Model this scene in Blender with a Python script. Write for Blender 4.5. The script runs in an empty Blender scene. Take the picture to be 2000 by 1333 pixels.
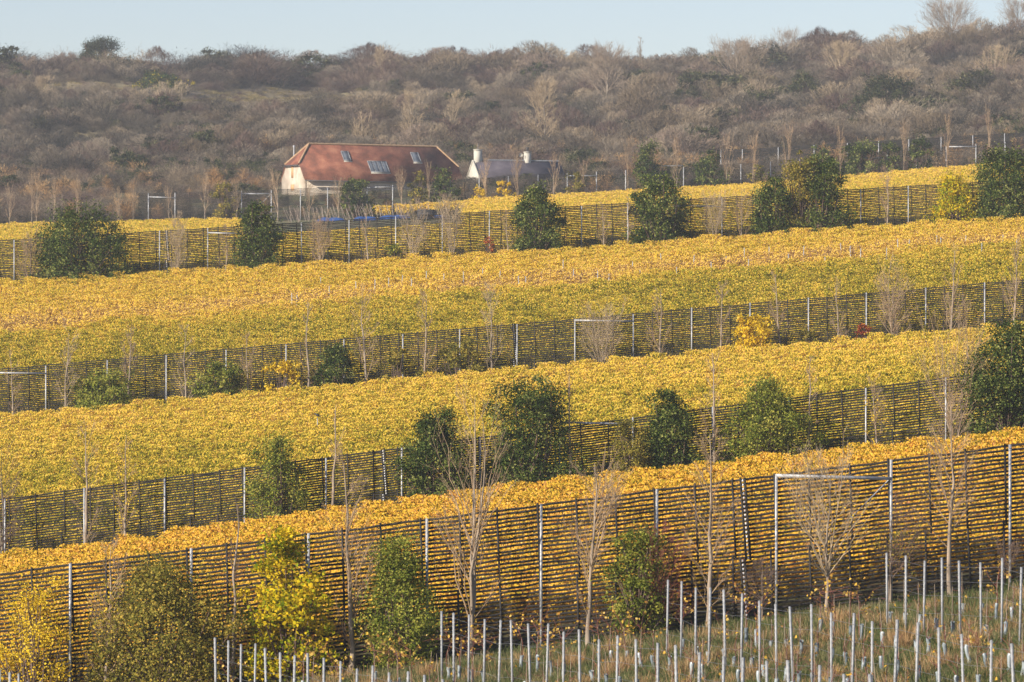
import bpy, math, random
import numpy as np
from mathutils import Vector

# ------------------------------------------------------------------ camera, sky, sun, exposure
SC = bpy.context.scene
COL = SC.collection
F = 8550.0            # focal length in photograph pixels (photo 2000 x 1333)
CZ = 30.0             # height of the camera above the datum
cam = bpy.data.cameras.new('camera'); camo = bpy.data.objects.new('camera', cam); COL.objects.link(camo)
cam.sensor_width = 36.0; cam.lens = 36.0 * F / 2000.0
cam.clip_start = 1.0; cam.clip_end = 6000.0
camo.location = (0, 0, CZ); camo.rotation_euler = (math.radians(90), 0, 0)
cam.dof.use_dof = True; cam.dof.focus_distance = 190.0; cam.dof.aperture_fstop = 3.2
SC.camera = camo

SUN = Vector((-0.74, -0.58, 0.42)).normalized()
w = bpy.data.worlds.new('World'); SC.world = w; w.use_nodes = True
nt = w.node_tree; bg = nt.nodes['Background']
sky = nt.nodes.new('ShaderNodeTexSky'); sky.sky_type = 'NISHITA'; sky.sun_disc = False
sky.sun_elevation = math.asin(SUN.z); sky.sun_rotation = math.atan2(SUN.x, SUN.y)
sky.altitude = 60; sky.air_density = 1.0; sky.dust_density = 0.6; sky.ozone_density = 2.0
tint = nt.nodes.new('ShaderNodeMixRGB'); tint.blend_type = 'MULTIPLY'; tint.inputs[0].default_value = 1.0; tint.inputs[2].default_value = (0.99, 0.915, 1.0, 1)
nt.links.new(sky.outputs[0], tint.inputs[1]); nt.links.new(tint.outputs[0], bg.inputs[0]); bg.inputs[1].default_value = 0.085
sun = bpy.data.lights.new('sun', 'SUN'); sun.energy = 5.0; sun.angle = math.radians(0.5); sun.color = (1.0, 0.90, 0.75)
suno = bpy.data.objects.new('sun', sun); COL.objects.link(suno)
suno.rotation_euler = SUN.to_track_quat('Z', 'Y').to_euler(); suno.location = (-100, -60, 120)
SC.view_settings.view_transform = 'Standard'; SC.view_settings.look = 'None'
SC.view_settings.exposure = 0.72; SC.view_settings.gamma = 1.0
SC.render.engine = 'CYCLES'
SC.cycles.max_bounces = 6; SC.cycles.diffuse_bounces = 3; SC.cycles.transmission_bounces = 4
SC.cycles.transparent_max_bounces = 6; SC.cycles.volume_bounces = 0

R = np.random.default_rng(11)

# ------------------------------------------------------------------ small helpers
def tag(o, label=None, cat=None, group=None, kind=None):
    if label: o['label'] = label
    if cat: o['category'] = cat
    if group: o['group'] = group
    if kind: o['kind'] = kind
    return o

def empty(name, loc=(0, 0, 0), rz=0.0):
    o = bpy.data.objects.new(name, None); COL.objects.link(o)
    o.location = loc; o.rotation_euler = (0, 0, rz); o.empty_display_size = 0.3
    return o

class MB:
    """collects vertices and faces, then links them as one mesh object"""
    def __init__(s): s.v = []; s.q = []; s.t = []; s.n = 0; s.r = []
    def raw(s, v, q=None, t=None, rnd=None):
        v = np.asarray(v, float).reshape(-1, 3)
        if q is not None and len(q): s.q.append(np.asarray(q, int) + s.n)
        if t is not None and len(t): s.t.append(np.asarray(t, int) + s.n)
        s.v.append(v); s.r.append(np.zeros(len(v)) if rnd is None else np.asarray(rnd, float)); s.n += len(v)
    def box(s, c, d, rz=0.0):
        x, y, z = np.array(d) / 2.0
        p = np.array([[-x,-y,-z],[x,-y,-z],[x,y,-z],[-x,y,-z],[-x,-y,z],[x,-y,z],[x,y,z],[-x,y,z]])
        if rz:
            ca, sa = math.cos(rz), math.sin(rz); p = np.stack([p[:,0]*ca-p[:,1]*sa, p[:,0]*sa+p[:,1]*ca, p[:,2]], 1)
        s.raw(p + np.array(c), [[0,3,2,1],[4,5,6,7],[0,1,5,4],[1,2,6,5],[2,3,7,6],[3,0,4,7]])
    def bar(s, a, b, wd, dp):
        """rectangular bar from a to b, wd in the x-z plane, dp in y"""
        a, b = np.array(a, float), np.array(b, float); t = (b - a) / np.linalg.norm(b - a)
        yy = np.array([0, 1.0, 0]) if abs(t[1]) < 0.9 else np.array([1.0, 0, 0])
        n = np.cross(t, yy); n /= np.linalg.norm(n); m = np.cross(n, t)
        o = [(-1,-1),(1,-1),(1,1),(-1,1)]
        p = [a + n*i*wd/2 + m*j*dp/2 for i, j in o] + [b + n*i*wd/2 + m*j*dp/2 for i, j in o]
        s.raw(p, [[0,3,2,1],[4,5,6,7],[0,1,5,4],[1,2,6,5],[2,3,7,6],[3,0,4,7]])
    def tubes(s, P, Rd, n=3, rnd=None):
        """P (B,k,3) polylines, Rd (B,k) radii"""
        P = np.asarray(P, float); Rd = np.asarray(Rd, float); B, k, _ = P.shape
        if B == 0: return
        T = np.gradient(P, axis=1); T /= np.linalg.norm(T, axis=2, keepdims=True) + 1e-9
        ref = np.array([0.31, 0.83, 0.17]); A = np.cross(T, ref); A /= np.linalg.norm(A, axis=2, keepdims=True) + 1e-9
        Bn = np.cross(T, A)
        ang = np.arange(n) * 2 * math.pi / n
        V = P[:, :, None, :] + Rd[:, :, None, None] * (A[:, :, None, :] * np.cos(ang)[None, None, :, None] + Bn[:, :, None, :] * np.sin(ang)[None, None, :, None])
        b, j, i = np.meshgrid(np.arange(B), np.arange(k - 1), np.arange(n), indexing='ij')
        base = b * k * n; i2 = (i + 1) % n
        q = np.stack([base + j*n + i, base + j*n + i2, base + (j+1)*n + i2, base + (j+1)*n + i], -1).reshape(-1, 4)
        rr = None if rnd is None else np.repeat(np.asarray(rnd), k * n)
        s.raw(V.reshape(-1, 3), q, rnd=rr)
    def quads(s, Q, rnd=None):
        Q = np.asarray(Q, float); N = len(Q)
        if N == 0: return
        s.raw(Q.reshape(-1, 3), np.arange(N * 4).reshape(N, 4), rnd=None if rnd is None else np.repeat(rnd, 4))
    def poly_slab(s, poly, th):
        """planar polygon thickened along its own normal by th (downwards side)"""
        p = np.array(poly, float); n = np.cross(p[1] - p[0], p[2] - p[0]); n /= np.linalg.norm(n)
        m = len(p); v = np.vstack([p, p - n * th]); c = p.mean(0)
        v = np.vstack([v, c, c - n * th]); t = []
        for i in range(m):
            k = (i + 1) % m
            t += [[i, k, 2*m], [m + k, m + i, 2*m + 1], [i, m + i, k], [k, m + i, m + k]]
        s.raw(v, None, t)
    def mesh(s, name, mat=None, smooth=False):
        v = np.vstack(s.v); me = bpy.data.meshes.new(name)
        q = np.vstack(s.q) if s.q else np.zeros((0, 4), int); t = np.vstack(s.t) if s.t else np.zeros((0, 3), int)
        me.vertices.add(len(v)); me.vertices.foreach_set('co', v.ravel())
        nl = q.size + t.size; me.loops.add(nl); me.polygons.add(len(q) + len(t))
        me.loops.foreach_set('vertex_index', np.concatenate([q.ravel(), t.ravel()]).astype(np.int32))
        st = np.concatenate([np.arange(len(q)) * 4, q.size + np.arange(len(t)) * 3]).astype(np.int32)
        me.polygons.foreach_set('loop_start', st)
        if smooth: me.polygons.foreach_set('use_smooth', np.ones(len(q) + len(t), bool))
        a = me.attributes.new('rnd', 'FLOAT', 'POINT'); a.data.foreach_set('value', np.concatenate(s.r).astype(np.float32))
        me.update(calc_edges=True); me.validate()
        if mat: me.materials.append(mat)
        return me
    def build(s, name, mat=None, parent=None, smooth=False, link=True):
        o = bpy.data.objects.new(name, s.mesh(name, mat, smooth))
        if link: COL.objects.link(o)
        if parent: o.parent = parent
        return o

def inst(name, me, parent=None, loc=(0, 0, 0), rot=(0, 0, 0), sc=(1, 1, 1)):
    o = bpy.data.objects.new(name, me); COL.objects.link(o)
    o.location = loc; o.rotation_euler = rot; o.scale = sc
    if parent: o.parent = parent
    return o

# ------------------------------------------------------------------ materials
def nmat(name):
    m = bpy.data.materials.new(name); m.use_nodes = True; t = m.node_tree; t.nodes.clear()
    return m, t, t.nodes, t.links

def ramp(N, cols):
    r = N.new('ShaderNodeValToRGB'); e = r.color_ramp.elements
    while len(e) < len(cols): e.new(0.5)
    for i, (p, c) in enumerate(cols): e[i].position = p; e[i].color = (*c, 1)
    return r

def leaf_mat(name, cols, trans=0.3, nscale=0.35, namp=0.5, inst_amp=0.0, gloss=0.0, band=None):
    """colour from a per-leaf random number shifted by a slow world-space noise (patches of riper or greener growth)"""
    m, t, N, L = nmat(name)
    at = N.new('ShaderNodeAttribute'); at.attribute_name = 'rnd'
    ge = N.new('ShaderNodeNewGeometry')
    nz = N.new('ShaderNodeTexNoise'); nz.inputs['Scale'].default_value = nscale; nz.inputs['Detail'].default_value = 3
    L.new(ge.outputs['Position'], nz.inputs['Vector'])
    ma = N.new('ShaderNodeMath'); ma.operation = 'MULTIPLY_ADD'; ma.inputs[1].default_value = namp
    L.new(nz.outputs[0], ma.inputs[0]); L.new(at.outputs['Fac'], ma.inputs[2])
    sb = N.new('ShaderNodeMath'); sb.operation = 'SUBTRACT'; sb.inputs[1].default_value = namp * 0.5
    L.new(ma.outputs[0], sb.inputs[0]); val = sb.outputs[0]
    if inst_amp:
        oi = N.new('ShaderNodeObjectInfo'); m2 = N.new('ShaderNodeMath'); m2.operation = 'MULTIPLY_ADD'; m2.inputs[1].default_value = inst_amp
        L.new(oi.outputs['Random'], m2.inputs[0]); L.new(val, m2.inputs[2])
        s2 = N.new('ShaderNodeMath'); s2.operation = 'SUBTRACT'; s2.inputs[1].default_value = inst_amp * 0.5
        L.new(m2.outputs[0], s2.inputs[0]); val = s2.outputs[0]
    if band:
        # planted blocks of other varieties: stretches of the field along its depth (world y), edges broken by noise
        sp = N.new('ShaderNodeSeparateXYZ'); L.new(ge.outputs['Position'], sp.inputs[0])
        n2 = N.new('ShaderNodeTexNoise'); n2.inputs['Scale'].default_value = 0.12; L.new(ge.outputs['Position'], n2.inputs['Vector'])
        md = N.new('ShaderNodeMath'); md.operation = 'MULTIPLY_ADD'; md.inputs[1].default_value = band['jit']
        L.new(n2.outputs[0], md.inputs[0]); L.new(sp.outputs[1], md.inputs[2])
        mx = N.new('ShaderNodeMath'); mx.operation = 'MULTIPLY_ADD'; mx.inputs[1].default_value = band.get('xs', 0.0)
        L.new(sp.outputs[0], mx.inputs[0]); L.new(md.outputs[0], mx.inputs[2])
        mr = N.new('ShaderNodeMapRange'); mr.inputs[1].default_value = band['y0']; mr.inputs[2].default_value = band['y1']
        L.new(mx.outputs[0], mr.inputs[0])
        r2 = ramp(N, [(p, (c, c, c)) for p, c in band['pts']]); L.new(mr.outputs[0], r2.inputs[0])
        ad = N.new('ShaderNodeMath'); ad.operation = 'ADD'; L.new(val, ad.inputs[0])
        s3 = N.new('ShaderNodeMath'); s3.operation = 'SUBTRACT'; s3.inputs[1].default_value = 0.5
        L.new(r2.outputs[0], s3.inputs[0]); L.new(s3.outputs[0], ad.inputs[1]); val = ad.outputs[0]
    rp = ramp(N, cols); L.new(val, rp.inputs[0])
    d = N.new('ShaderNodeBsdfDiffuse'); L.new(rp.outputs[0], d.inputs[0])
    tr = N.new('ShaderNodeBsdfTranslucent'); L.new(rp.outputs[0], tr.inputs[0])
    mix = N.new('ShaderNodeMixShader'); mix.inputs[0].default_value = trans
    L.new(d.outputs[0], mix.inputs[1]); L.new(tr.outputs[0], mix.inputs[2]); out = mix.outputs[0]
    if gloss:
        g = N.new('ShaderNodeBsdfGlossy'); g.inputs['Roughness'].default_value = 0.42; g.inputs[0].default_value = (1, 1, 1, 1)
        mg = N.new('ShaderNodeMixShader'); mg.inputs[0].default_value = gloss
        L.new(out, mg.inputs[1]); L.new(g.outputs[0], mg.inputs[2]); out = mg.outputs[0]
    o = N.new('ShaderNodeOutputMaterial'); L.new(out, o.inputs[0])
    return m

def pmat(name, c1, c2=None, scale=3.0, rough=0.7, metal=0.0, bump=0.0, stretch=None, inst_amp=False, detail=5, coord='Object'):
    m, t, N, L = nmat(name)
    p = N.new('ShaderNodeBsdfPrincipled'); p.inputs['Roughness'].default_value = rough; p.inputs['Metallic'].default_value = metal
    if c2 is None: p.inputs[0].default_value = (*c1, 1)
    else:
        tc = N.new('ShaderNodeTexCoord'); mp = N.new('ShaderNodeMapping'); L.new(tc.outputs[coord], mp.inputs[0])
        if stretch: mp.inputs['Scale'].default_value = stretch
        nz = N.new('ShaderNodeTexNoise'); nz.inputs['Scale'].default_value = scale; nz.inputs['Detail'].default_value = detail
        L.new(mp.outputs[0], nz.inputs['Vector']); v = nz.outputs[0]
        if inst_amp:
            oi = N.new('ShaderNodeObjectInfo'); a = N.new('ShaderNodeMath'); a.operation = 'MULTIPLY_ADD'; a.inputs[1].default_value = 0.5
            L.new(oi.outputs['Random'], a.inputs[0]); L.new(v, a.inputs[2]); s = N.new('ShaderNodeMath'); s.operation = 'SUBTRACT'; s.inputs[1].default_value = 0.25
            L.new(a.outputs[0], s.inputs[0]); v = s.outputs[0]
        rp = ramp(N, [(0.3, c1), (0.7, c2)]); L.new(v, rp.inputs[0]); L.new(rp.outputs[0], p.inputs[0])
        if bump:
            b = N.new('ShaderNodeBump'); b.inputs['Strength'].default_value = bump; b.inputs['Distance'].default_value = 0.02
            L.new(nz.outputs[0], b.inputs['Height']); L.new(b.outputs[0], p.inputs['Normal'])
    o = N.new('ShaderNodeOutputMaterial'); L.new(p.outputs[0], o.inputs[0])
    return m

M = {}
M['steel'] = pmat('galvanised_steel', (0.27, 0.28, 0.30), (0.42, 0.43, 0.45), 6, 0.55, 0.25)
M['strap'] = pmat('black_webbing', (0.008, 0.0065, 0.006), (0.017, 0.013, 0.011), 4, 0.75)
M['clip'] = pmat('pale_clip', (0.55, 0.57, 0.62), (0.7, 0.7, 0.74), 5, 0.6)
M['bark'] = pmat('grey_bark', (0.16, 0.125, 0.095), (0.36, 0.29, 0.22), 5, 0.85, bump=0.4, stretch=(1, 1, 0.25))
M['twig'] = pmat('tan_twig', (0.22, 0.145, 0.085), (0.40, 0.285, 0.175), 2.0, 0.85)
M['darktwig'] = pmat('dark_twig', (0.07, 0.045, 0.035), (0.17, 0.11, 0.08), 2.0, 0.85)
M['paletwig'] = pmat('pale_twig', (0.26, 0.19, 0.115), (0.44, 0.34, 0.22), 2.0, 0.85)
M['redtwig'] = pmat('red_twig', (0.13, 0.035, 0.03), (0.24, 0.085, 0.05), 2.0, 0.8)
EV = [(0.0, (0.010, 0.018, 0.006)), (0.35, (0.030, 0.052, 0.012)), (0.62, (0.085, 0.115, 0.024)), (0.85, (0.20, 0.22, 0.055)), (1.0, (0.32, 0.32, 0.11))]
M['ever'] = leaf_mat('evergreen_leaf', EV, 0.2, 1.6, 0.55, gloss=0.0)
M['olive'] = leaf_mat('olive_leaf', [(0, (0.06, 0.062, 0.014)), (0.4, (0.17, 0.16, 0.030)), (0.7, (0.33, 0.265, 0.05)), (1, (0.52, 0.36, 0.07))], 0.3, 1.0, 0.6)
M['green'] = leaf_mat('green_leaf', [(0, (0.045, 0.062, 0.012)), (0.4, (0.135, 0.17, 0.025)), (0.7, (0.28, 0.29, 0.045)), (1, (0.45, 0.40, 0.09))], 0.3, 1.0, 0.5)
M['maple'] = leaf_mat('maple_leaf', [(0, (0.10, 0.16, 0.012)), (0.3, (0.27, 0.31, 0.015)), (0.6, (0.58, 0.44, 0.015)), (1, (0.80, 0.56, 0.03))], 0.4, 1.3, 0.9)
M['yellow'] = leaf_mat('yellow_leaf', [(0, (0.30, 0.20, 0.015)), (0.3, (0.66, 0.45, 0.02)), (0.7, (0.86, 0.62, 0.04)), (1, (0.9, 0.68, 0.12))], 0.4, 1.0, 0.4)
M['redleaf'] = leaf_mat('red_leaf', [(0, (0.12, 0.02, 0.015)), (0.5, (0.35, 0.07, 0.03)), (1, (0.5, 0.2, 0.05))], 0.3)

# ------------------------------------------------------------------ terrain
# ground lines across the view: distance -> height, both ends given as photograph positions of the ground
def zline(d, pts):
    px = np.array([p[0] for p in pts], float); py = np.array([p[1] for p in pts], float)
    px = np.concatenate([[px[0] - 3000], px, [px[-1] + 3000]])
    s0 = (py[1] - py[0]) / (pts[1][0] - pts[0][0]); s1 = (py[-1] - py[-2]) / (pts[-1][0] - pts[-2][0])
    py = np.concatenate([[py[0] - 1500 * s0], py, [py[-1] + 1500 * s1]])
    return d, (px - 1000) / F * d, CZ + (666.5 - py) / F * d
D1, D2, D3, D4, D5, D6 = 150.0, 225.0, 300.0, 372.0, 600.0, 690.0
L1 = zline(D1, [(0, 1403), (2000, 1150)])
LINES = [(-40.0, L1[1], L1[2] + 1.0), (60.0, L1[1], L1[2]), L1,
         zline(D2, [(0, 1140), (1000, 1000), (2000, 892)]),
         zline(D3, [(0, 845), (1000, 757), (2000, 671)]),
         zline(D4, [(0, 574), (1000, 518), (2000, 449)]),
         zline(500., [(0, 490), (500, 480), (1000, 450), (2000, 385)]),
         zline(D5, [(0, 447), (500, 434), (760, 424), (993, 406), (1447, 382), (1906, 343), (2000, 336)]),
         zline(640., [(0, 405), (500, 387), (760, 376), (993, 368), (1447, 350), (2000, 318)]),
         zline(D6, [(0, 372), (500, 350), (760, 346), (993, 340), (1447, 338), (2000, 303)]),
         zline(760., [(0, 318), (500, 300), (1000, 290), (1500, 275), (2000, 240)]),
         zline(850., [(0, 248), (500, 228), (1000, 230), (1500, 226), (2000, 200)]),
         zline(930., [(0, 186), (500, 182), (1000, 190), (1500, 188), (2000, 156)]),
         zline(1000., [(0, 156), (300, 150), (430, 145), (520, 147), (590, 166), (700, 150), (780, 150), (860, 170), (1000, 164), (1430, 174), (1540, 150), (1620, 140), (2000, 124)]),
         zline(1060., [(0, 150), (1000, 150), (2000, 110)]),
         zline(1300., [(0, 330), (1000, 330), (2000, 330)])]
LD = np.array([l[0] for l in LINES])
def G(x, y):
    x = np.asarray(x, float); y = np.asarray(y, float); x, y = np.broadcast_arrays(x, y)
    Z = np.stack([np.interp(x, l[1], l[2]) for l in LINES], 0)
    k = np.clip(np.searchsorted(LD, y, side='right') - 1, 0, len(LD) - 2)
    t = np.clip((y - LD[k]) / (LD[k + 1] - LD[k]), 0, 1)
    a = np.take_along_axis(Z, k[None], 0)[0]; b = np.take_along_axis(Z, k[None] + 1, 0)[0]
    z = a + (b - a) * t
    h = np.clip((y - 700) / 80, 0, 1) * np.clip((1010 - y) / 40, 0, 1)
    return z + h * (1.6 * np.sin(x * 0.05 + y * 0.021) + 1.1 * np.sin(x * 0.11 - y * 0.043 + 1.0) + 0.9 * np.sin(y * 0.09 + x * 0.02))
def g1(x, y): return float(G(np.array([x]), np.array([y]))[0])
def X(px, d): return (px - 1000.0) / F * d
def ZP(py, d): return CZ + (666.5 - py) / F * d

ys = np.unique(np.concatenate([np.arange(-40, 60, 20), np.arange(60, 180, 2.0), np.arange(180, 700, 5.0), np.arange(700, 1080, 5.0), np.arange(1080, 1301, 20), LD]))
xs = np.unique(np.concatenate([np.arange(-420, -150, 15.), np.arange(-150, 150, 4.), np.arange(150, 421, 15.)]))
XX, YY = np.meshgrid(xs, ys); ZZ = G(XX, YY)
near = (YY < 160)
ZZ = ZZ + np.where(near, 0.05 * np.sin(XX * 1.7 + YY * 0.9) + 0.04 * np.sin(XX * 0.8 - YY * 1.3), 0)
def NB(x, y): return 0.05 * math.sin(x * 1.7 + y * 0.9) + 0.04 * math.sin(x * 0.8 - y * 1.3)
gm = MB(); nx_, ny_ = len(xs), len(ys)
i, j = np.meshgrid(np.arange(nx_ - 1), np.arange(ny_ - 1))
gm.raw(np.stack([XX, YY, ZZ], -1).reshape(-1, 3), np.stack([j*nx_+i, j*nx_+i+1, (j+1)*nx_+i+1, (j+1)*nx_+i], -1).reshape(-1, 4))
def ground_mat():
    m, t, N, L = nmat('ground_cover')
    ge = N.new('ShaderNodeNewGeometry'); sp = N.new('ShaderNodeSeparateXYZ'); L.new(ge.outputs['Position'], sp.inputs[0])
    n1 = N.new('ShaderNodeTexNoise'); n1.inputs['Scale'].default_value = 0.9; n1.inputs['Detail'].default_value = 8; L.new(ge.outputs['Position'], n1.inputs['Vector'])
    n2 = N.new('ShaderNodeTexNoise'); n2.inputs['Scale'].default_value = 0.035; n2.inputs['Detail'].default_value = 6; L.new(ge.outputs['Position'], n2.inputs['Vector'])
    field = ramp(N, [(0.3, (0.045, 0.065, 0.016)), (0.5, (0.085, 0.085, 0.028)), (0.62, (0.17, 0.115, 0.05)), (0.75, (0.07, 0.09, 0.02))]); L.new(n1.outputs[0], field.inputs[0])
    hill = ramp(N, [(0.3, (0.10, 0.075, 0.05)), (0.45, (0.17, 0.13, 0.075)), (0.58, (0.25, 0.205, 0.10)), (0.7, (0.14, 0.10, 0.07))]); L.new(n2.outputs[0], hill.inputs[0])
    mr = N.new('ShaderNodeMapRange'); mr.inputs[1].default_value = 650; mr.inputs[2].default_value = 720; L.new(sp.outputs[1], mr.inputs[0])
    mx = N.new('ShaderNodeMixRGB'); L.new(mr.outputs[0], mx.inputs[0]); L.new(field.outputs[0], mx.inputs[1]); L.new(hill.outputs[0], mx.inputs[2])
    p = N.new('ShaderNodeBsdfPrincipled'); p.inputs['Roughness'].default_value = 0.95; L.new(mx.outputs[0], p.inputs[0])
    b = N.new('ShaderNodeBump'); b.inputs['Strength'].default_value = 0.6; b.inputs['Distance'].default_value = 0.15; L.new(n1.outputs[0], b.inputs['Height']); L.new(b.outputs[0], p.inputs['Normal'])
    o = N.new('ShaderNodeOutputMaterial'); L.new(p.outputs[0], o.inputs[0]); return m
go = gm.build('ground', ground_mat(), smooth=True); tag(go, 'grassy vineyard slope rising to a scrub covered hill', 'ground', kind='structure')

# ------------------------------------------------------------------ scatter by geometry nodes (only for uncountable growth)
def scatter(name, variants, pts, rot, scl, idx, label, cat, mats=None):
    cname = name + '_sources'; c = bpy.data.collections.new(cname)
    for k, me in enumerate(variants):
        o = bpy.data.objects.new('%s_%02d' % (cname, k), me); c.objects.link(o)
    me = bpy.data.meshes.new(name); me.vertices.add(len(pts)); me.vertices.foreach_set('co', np.asarray(pts, np.float32).ravel())
    a = me.attributes.new('rot', 'FLOAT_VECTOR', 'POINT'); a.data.foreach_set('vector', np.asarray(rot, np.float32).ravel())
    a = me.attributes.new('scl', 'FLOAT_VECTOR', 'POINT'); a.data.foreach_set('vector', np.asarray(scl, np.float32).ravel())
    a = me.attributes.new('vi', 'INT', 'POINT'); a.data.foreach_set('value', np.asarray(idx, np.int32))
    o = bpy.data.objects.new(name, me); COL.objects.link(o)
    ng = bpy.data.node_groups.new(name, 'GeometryNodeTree')
    ng.interface.new_socket('Geometry', in_out='INPUT', socket_type='NodeSocketGeometry'); ng.interface.new_socket('Geometry', in_out='OUTPUT', socket_type='NodeSocketGeometry')
    N, L = ng.nodes, ng.links
    gi = N.new('NodeGroupInput'); gout = N.new('NodeGroupOutput')
    ci = N.new('GeometryNodeCollectionInfo'); ci.inputs['Collection'].default_value = c; ci.inputs['Separate Children'].default_value = True; ci.inputs['Reset Children'].default_value = True
    ip = N.new('GeometryNodeInstanceOnPoints'); ip.inputs['Pick Instance'].default_value = True
    def attr(nm, ty):
        n = N.new('GeometryNodeInputNamedAttribute'); n.data_type = ty; n.inputs[0].default_value = nm; return n.outputs['Attribute']
    L.new(gi.outputs[0], ip.inputs['Points']); L.new(ci.outputs[0], ip.inputs['Instance'])
    L.new(attr('vi', 'INT'), ip.inputs['Instance Index']); L.new(attr('rot', 'FLOAT_VECTOR'), ip.inputs['Rotation']); L.new(attr('scl', 'FLOAT_VECTOR'), ip.inputs['Scale'])
    L.new(ip.outputs[0], gout.inputs[0])
    md = o.modifiers.new('growth', 'NODES'); md.node_group = ng
    return tag(o, label, cat, kind='stuff')

# ------------------------------------------------------------------ growth generators
def unit(v): return v / (np.linalg.norm(v, axis=-1, keepdims=True) + 1e-9)

def leaf_quads(c, size, rng, up=0.35, aspect=0.75, fold=0.18, out=None):
    n = unit(rng.normal(size=c.shape) + np.array([0, 0, up]) + (0 if out is None else out))
    t = unit(np.cross(n, rng.normal(size=c.shape))); b = np.cross(n, t)
    s = np.asarray(size)[:, None]
    return np.stack([c - t*s*0.5, c + b*s*0.5*aspect + n*s*fold, c + t*s*0.5, c - b*s*0.5*aspect + n*s*fold], 1)

def branch_set(rng, starts, dirs, lens, k, r0, r1, lift=0.15, wob=0.05):
    s = np.linspace(0, 1, k)[None, :, None]
    B = len(starts); L = lens[:, None, None]
    P = starts[:, None, :] + dirs[:, None, :] * s * L + np.array([0, 0, 1.0]) * lift * L * s**2
    w_ = rng.normal(size=(B, k, 3)) * wob * L; w_[:, 0] = 0
    P = P + w_ * s
    Rr = np.asarray(r0)[:, None] * (1 - s[0, :, 0])[None, :] + np.asarray(r1) * s[0, :, 0][None, :]
    return P, Rr

def tilt(rng, d, lo, hi):
    """rotate directions by a random angle lo..hi degrees"""
    a = np.radians(rng.uniform(lo, hi, len(d)))[:, None]; r = unit(np.cross(d, rng.normal(size=d.shape)))
    return unit(d * np.cos(a) + r * np.sin(a))

def sample(P, Rr, rng, n, lo=0.2, hi=0.95):
    """n random points along each polyline"""
    B, k, _ = P.shape; s = rng.uniform(lo, hi, (B, n)) * (k - 1); i0 = np.minimum(s.astype(int), k - 2); f = (s - i0)[..., None]
    bi = np.arange(B)[:, None]; a = P[bi, i0]; b = P[bi, i0 + 1]
    return (a + (b - a) * f).reshape(-1, 3), unit(b - a).reshape(-1, 3), (s / (k - 1)).reshape(-1), (Rr[bi, i0] * (1 - f[..., 0]) + Rr[bi, i0 + 1] * f[..., 0]).reshape(-1)

def bare_tree(rng, H, W, nb=26, stems=1, t0=0.12, ang=(20, 42), n2=5, n3=3, tw=0.006, r0=None, top_len=0.35):
    """trunk and branches; H height, W crown width; returns (trunk MB, branches MB, twig tip positions)"""
    tr, br = MB(), MB()
    r0 = r0 or 0.0145 * H / math.sqrt(stems)
    k = 9; zz = np.linspace(-0.02, 1.0, k)
    T = []
    for s in range(stems):
        a = rng.uniform(0, 6.28); lean = rng.uniform(0.05, 0.22) * W if stems > 1 else 0.02 * H
        x = np.cumsum(rng.normal(size=k) * 0.007 * H); y = np.cumsum(rng.normal(size=k) * 0.007 * H)
        hs = H * (1 if s == 0 else rng.uniform(0.7, 1.0))
        T.append(np.stack([x - x[0] + np.cos(a) * lean * zz.clip(0)**0.8, y - y[0] + np.sin(a) * lean * zz.clip(0)**0.8, zz * hs], 1))
    T = np.array(T); TR = r0 * (1 - zz.clip(0) * 0.88)[None, :] * np.ones((stems, 1)); TR[:, 0] *= 1.35
    tr.tubes(T, TR, 7)
    P0, d0, s0, rr = sample(T, TR, rng, nb, t0, 0.97)
    n = len(P0); az = rng.uniform(0, 6.28, n); an = np.radians(rng.uniform(*ang, n))
    dirs = np.stack([np.cos(az) * np.sin(an), np.sin(az) * np.sin(an), np.cos(an)], 1)
    prof = np.interp(s0, [0, 0.15, 0.35, 0.65, 1.0], [0.55, 0.9, 1.0, 0.7, top_len])
    ln = (W / 2) * prof / np.sin(an) * rng.uniform(0.6, 1.05, n)
    ln = np.minimum(ln, (H * 1.02 - P0[:, 2]) / np.cos(an) * 1.1 + 0.1 * H)
    rb = np.minimum(rr * 0.55, 0.009 * ln + tw)
    P1, R1 = branch_set(rng, P0, dirs, ln, 6, rb, tw, 0.10, 0.03); br.tubes(P1, R1, 4)
    tips = [P1[:, -1]]
    if n2:
        S, d2, s2, r2 = sample(P1, R1, rng, n2, 0.2, 0.95)
        l2 = np.repeat(ln, n2) * (1.05 - s2) * rng.uniform(0.35, 0.7, len(S)) + 0.05 * W
        P2, R2 = branch_set(rng, S, tilt(rng, d2, 14, 40), l2, 4, np.minimum(r2 * 0.7, 0.006 * l2 + tw * 0.8), tw * 0.8, 0.12, 0.05); br.tubes(P2, R2, 3)
        tips.append(P2[:, -1]); tips.append(P2[:, 2])
        if n3:
            S, d3, s3, r3 = sample(P2, R2, rng, n3, 0.2, 0.9)
            l3 = np.repeat(l2, n3) * rng.uniform(0.3, 0.6, len(S)) + 0.02 * W
            P3, R3 = branch_set(rng, S, tilt(rng, d3, 18, 50), l3, 3, np.minimum(r3 * 0.8, tw), tw * 0.6, 0.12, 0.06); br.tubes(P3, R3, 3)
            tips.append(P3[:, -1])
    return tr, br, np.vstack(tips)

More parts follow.
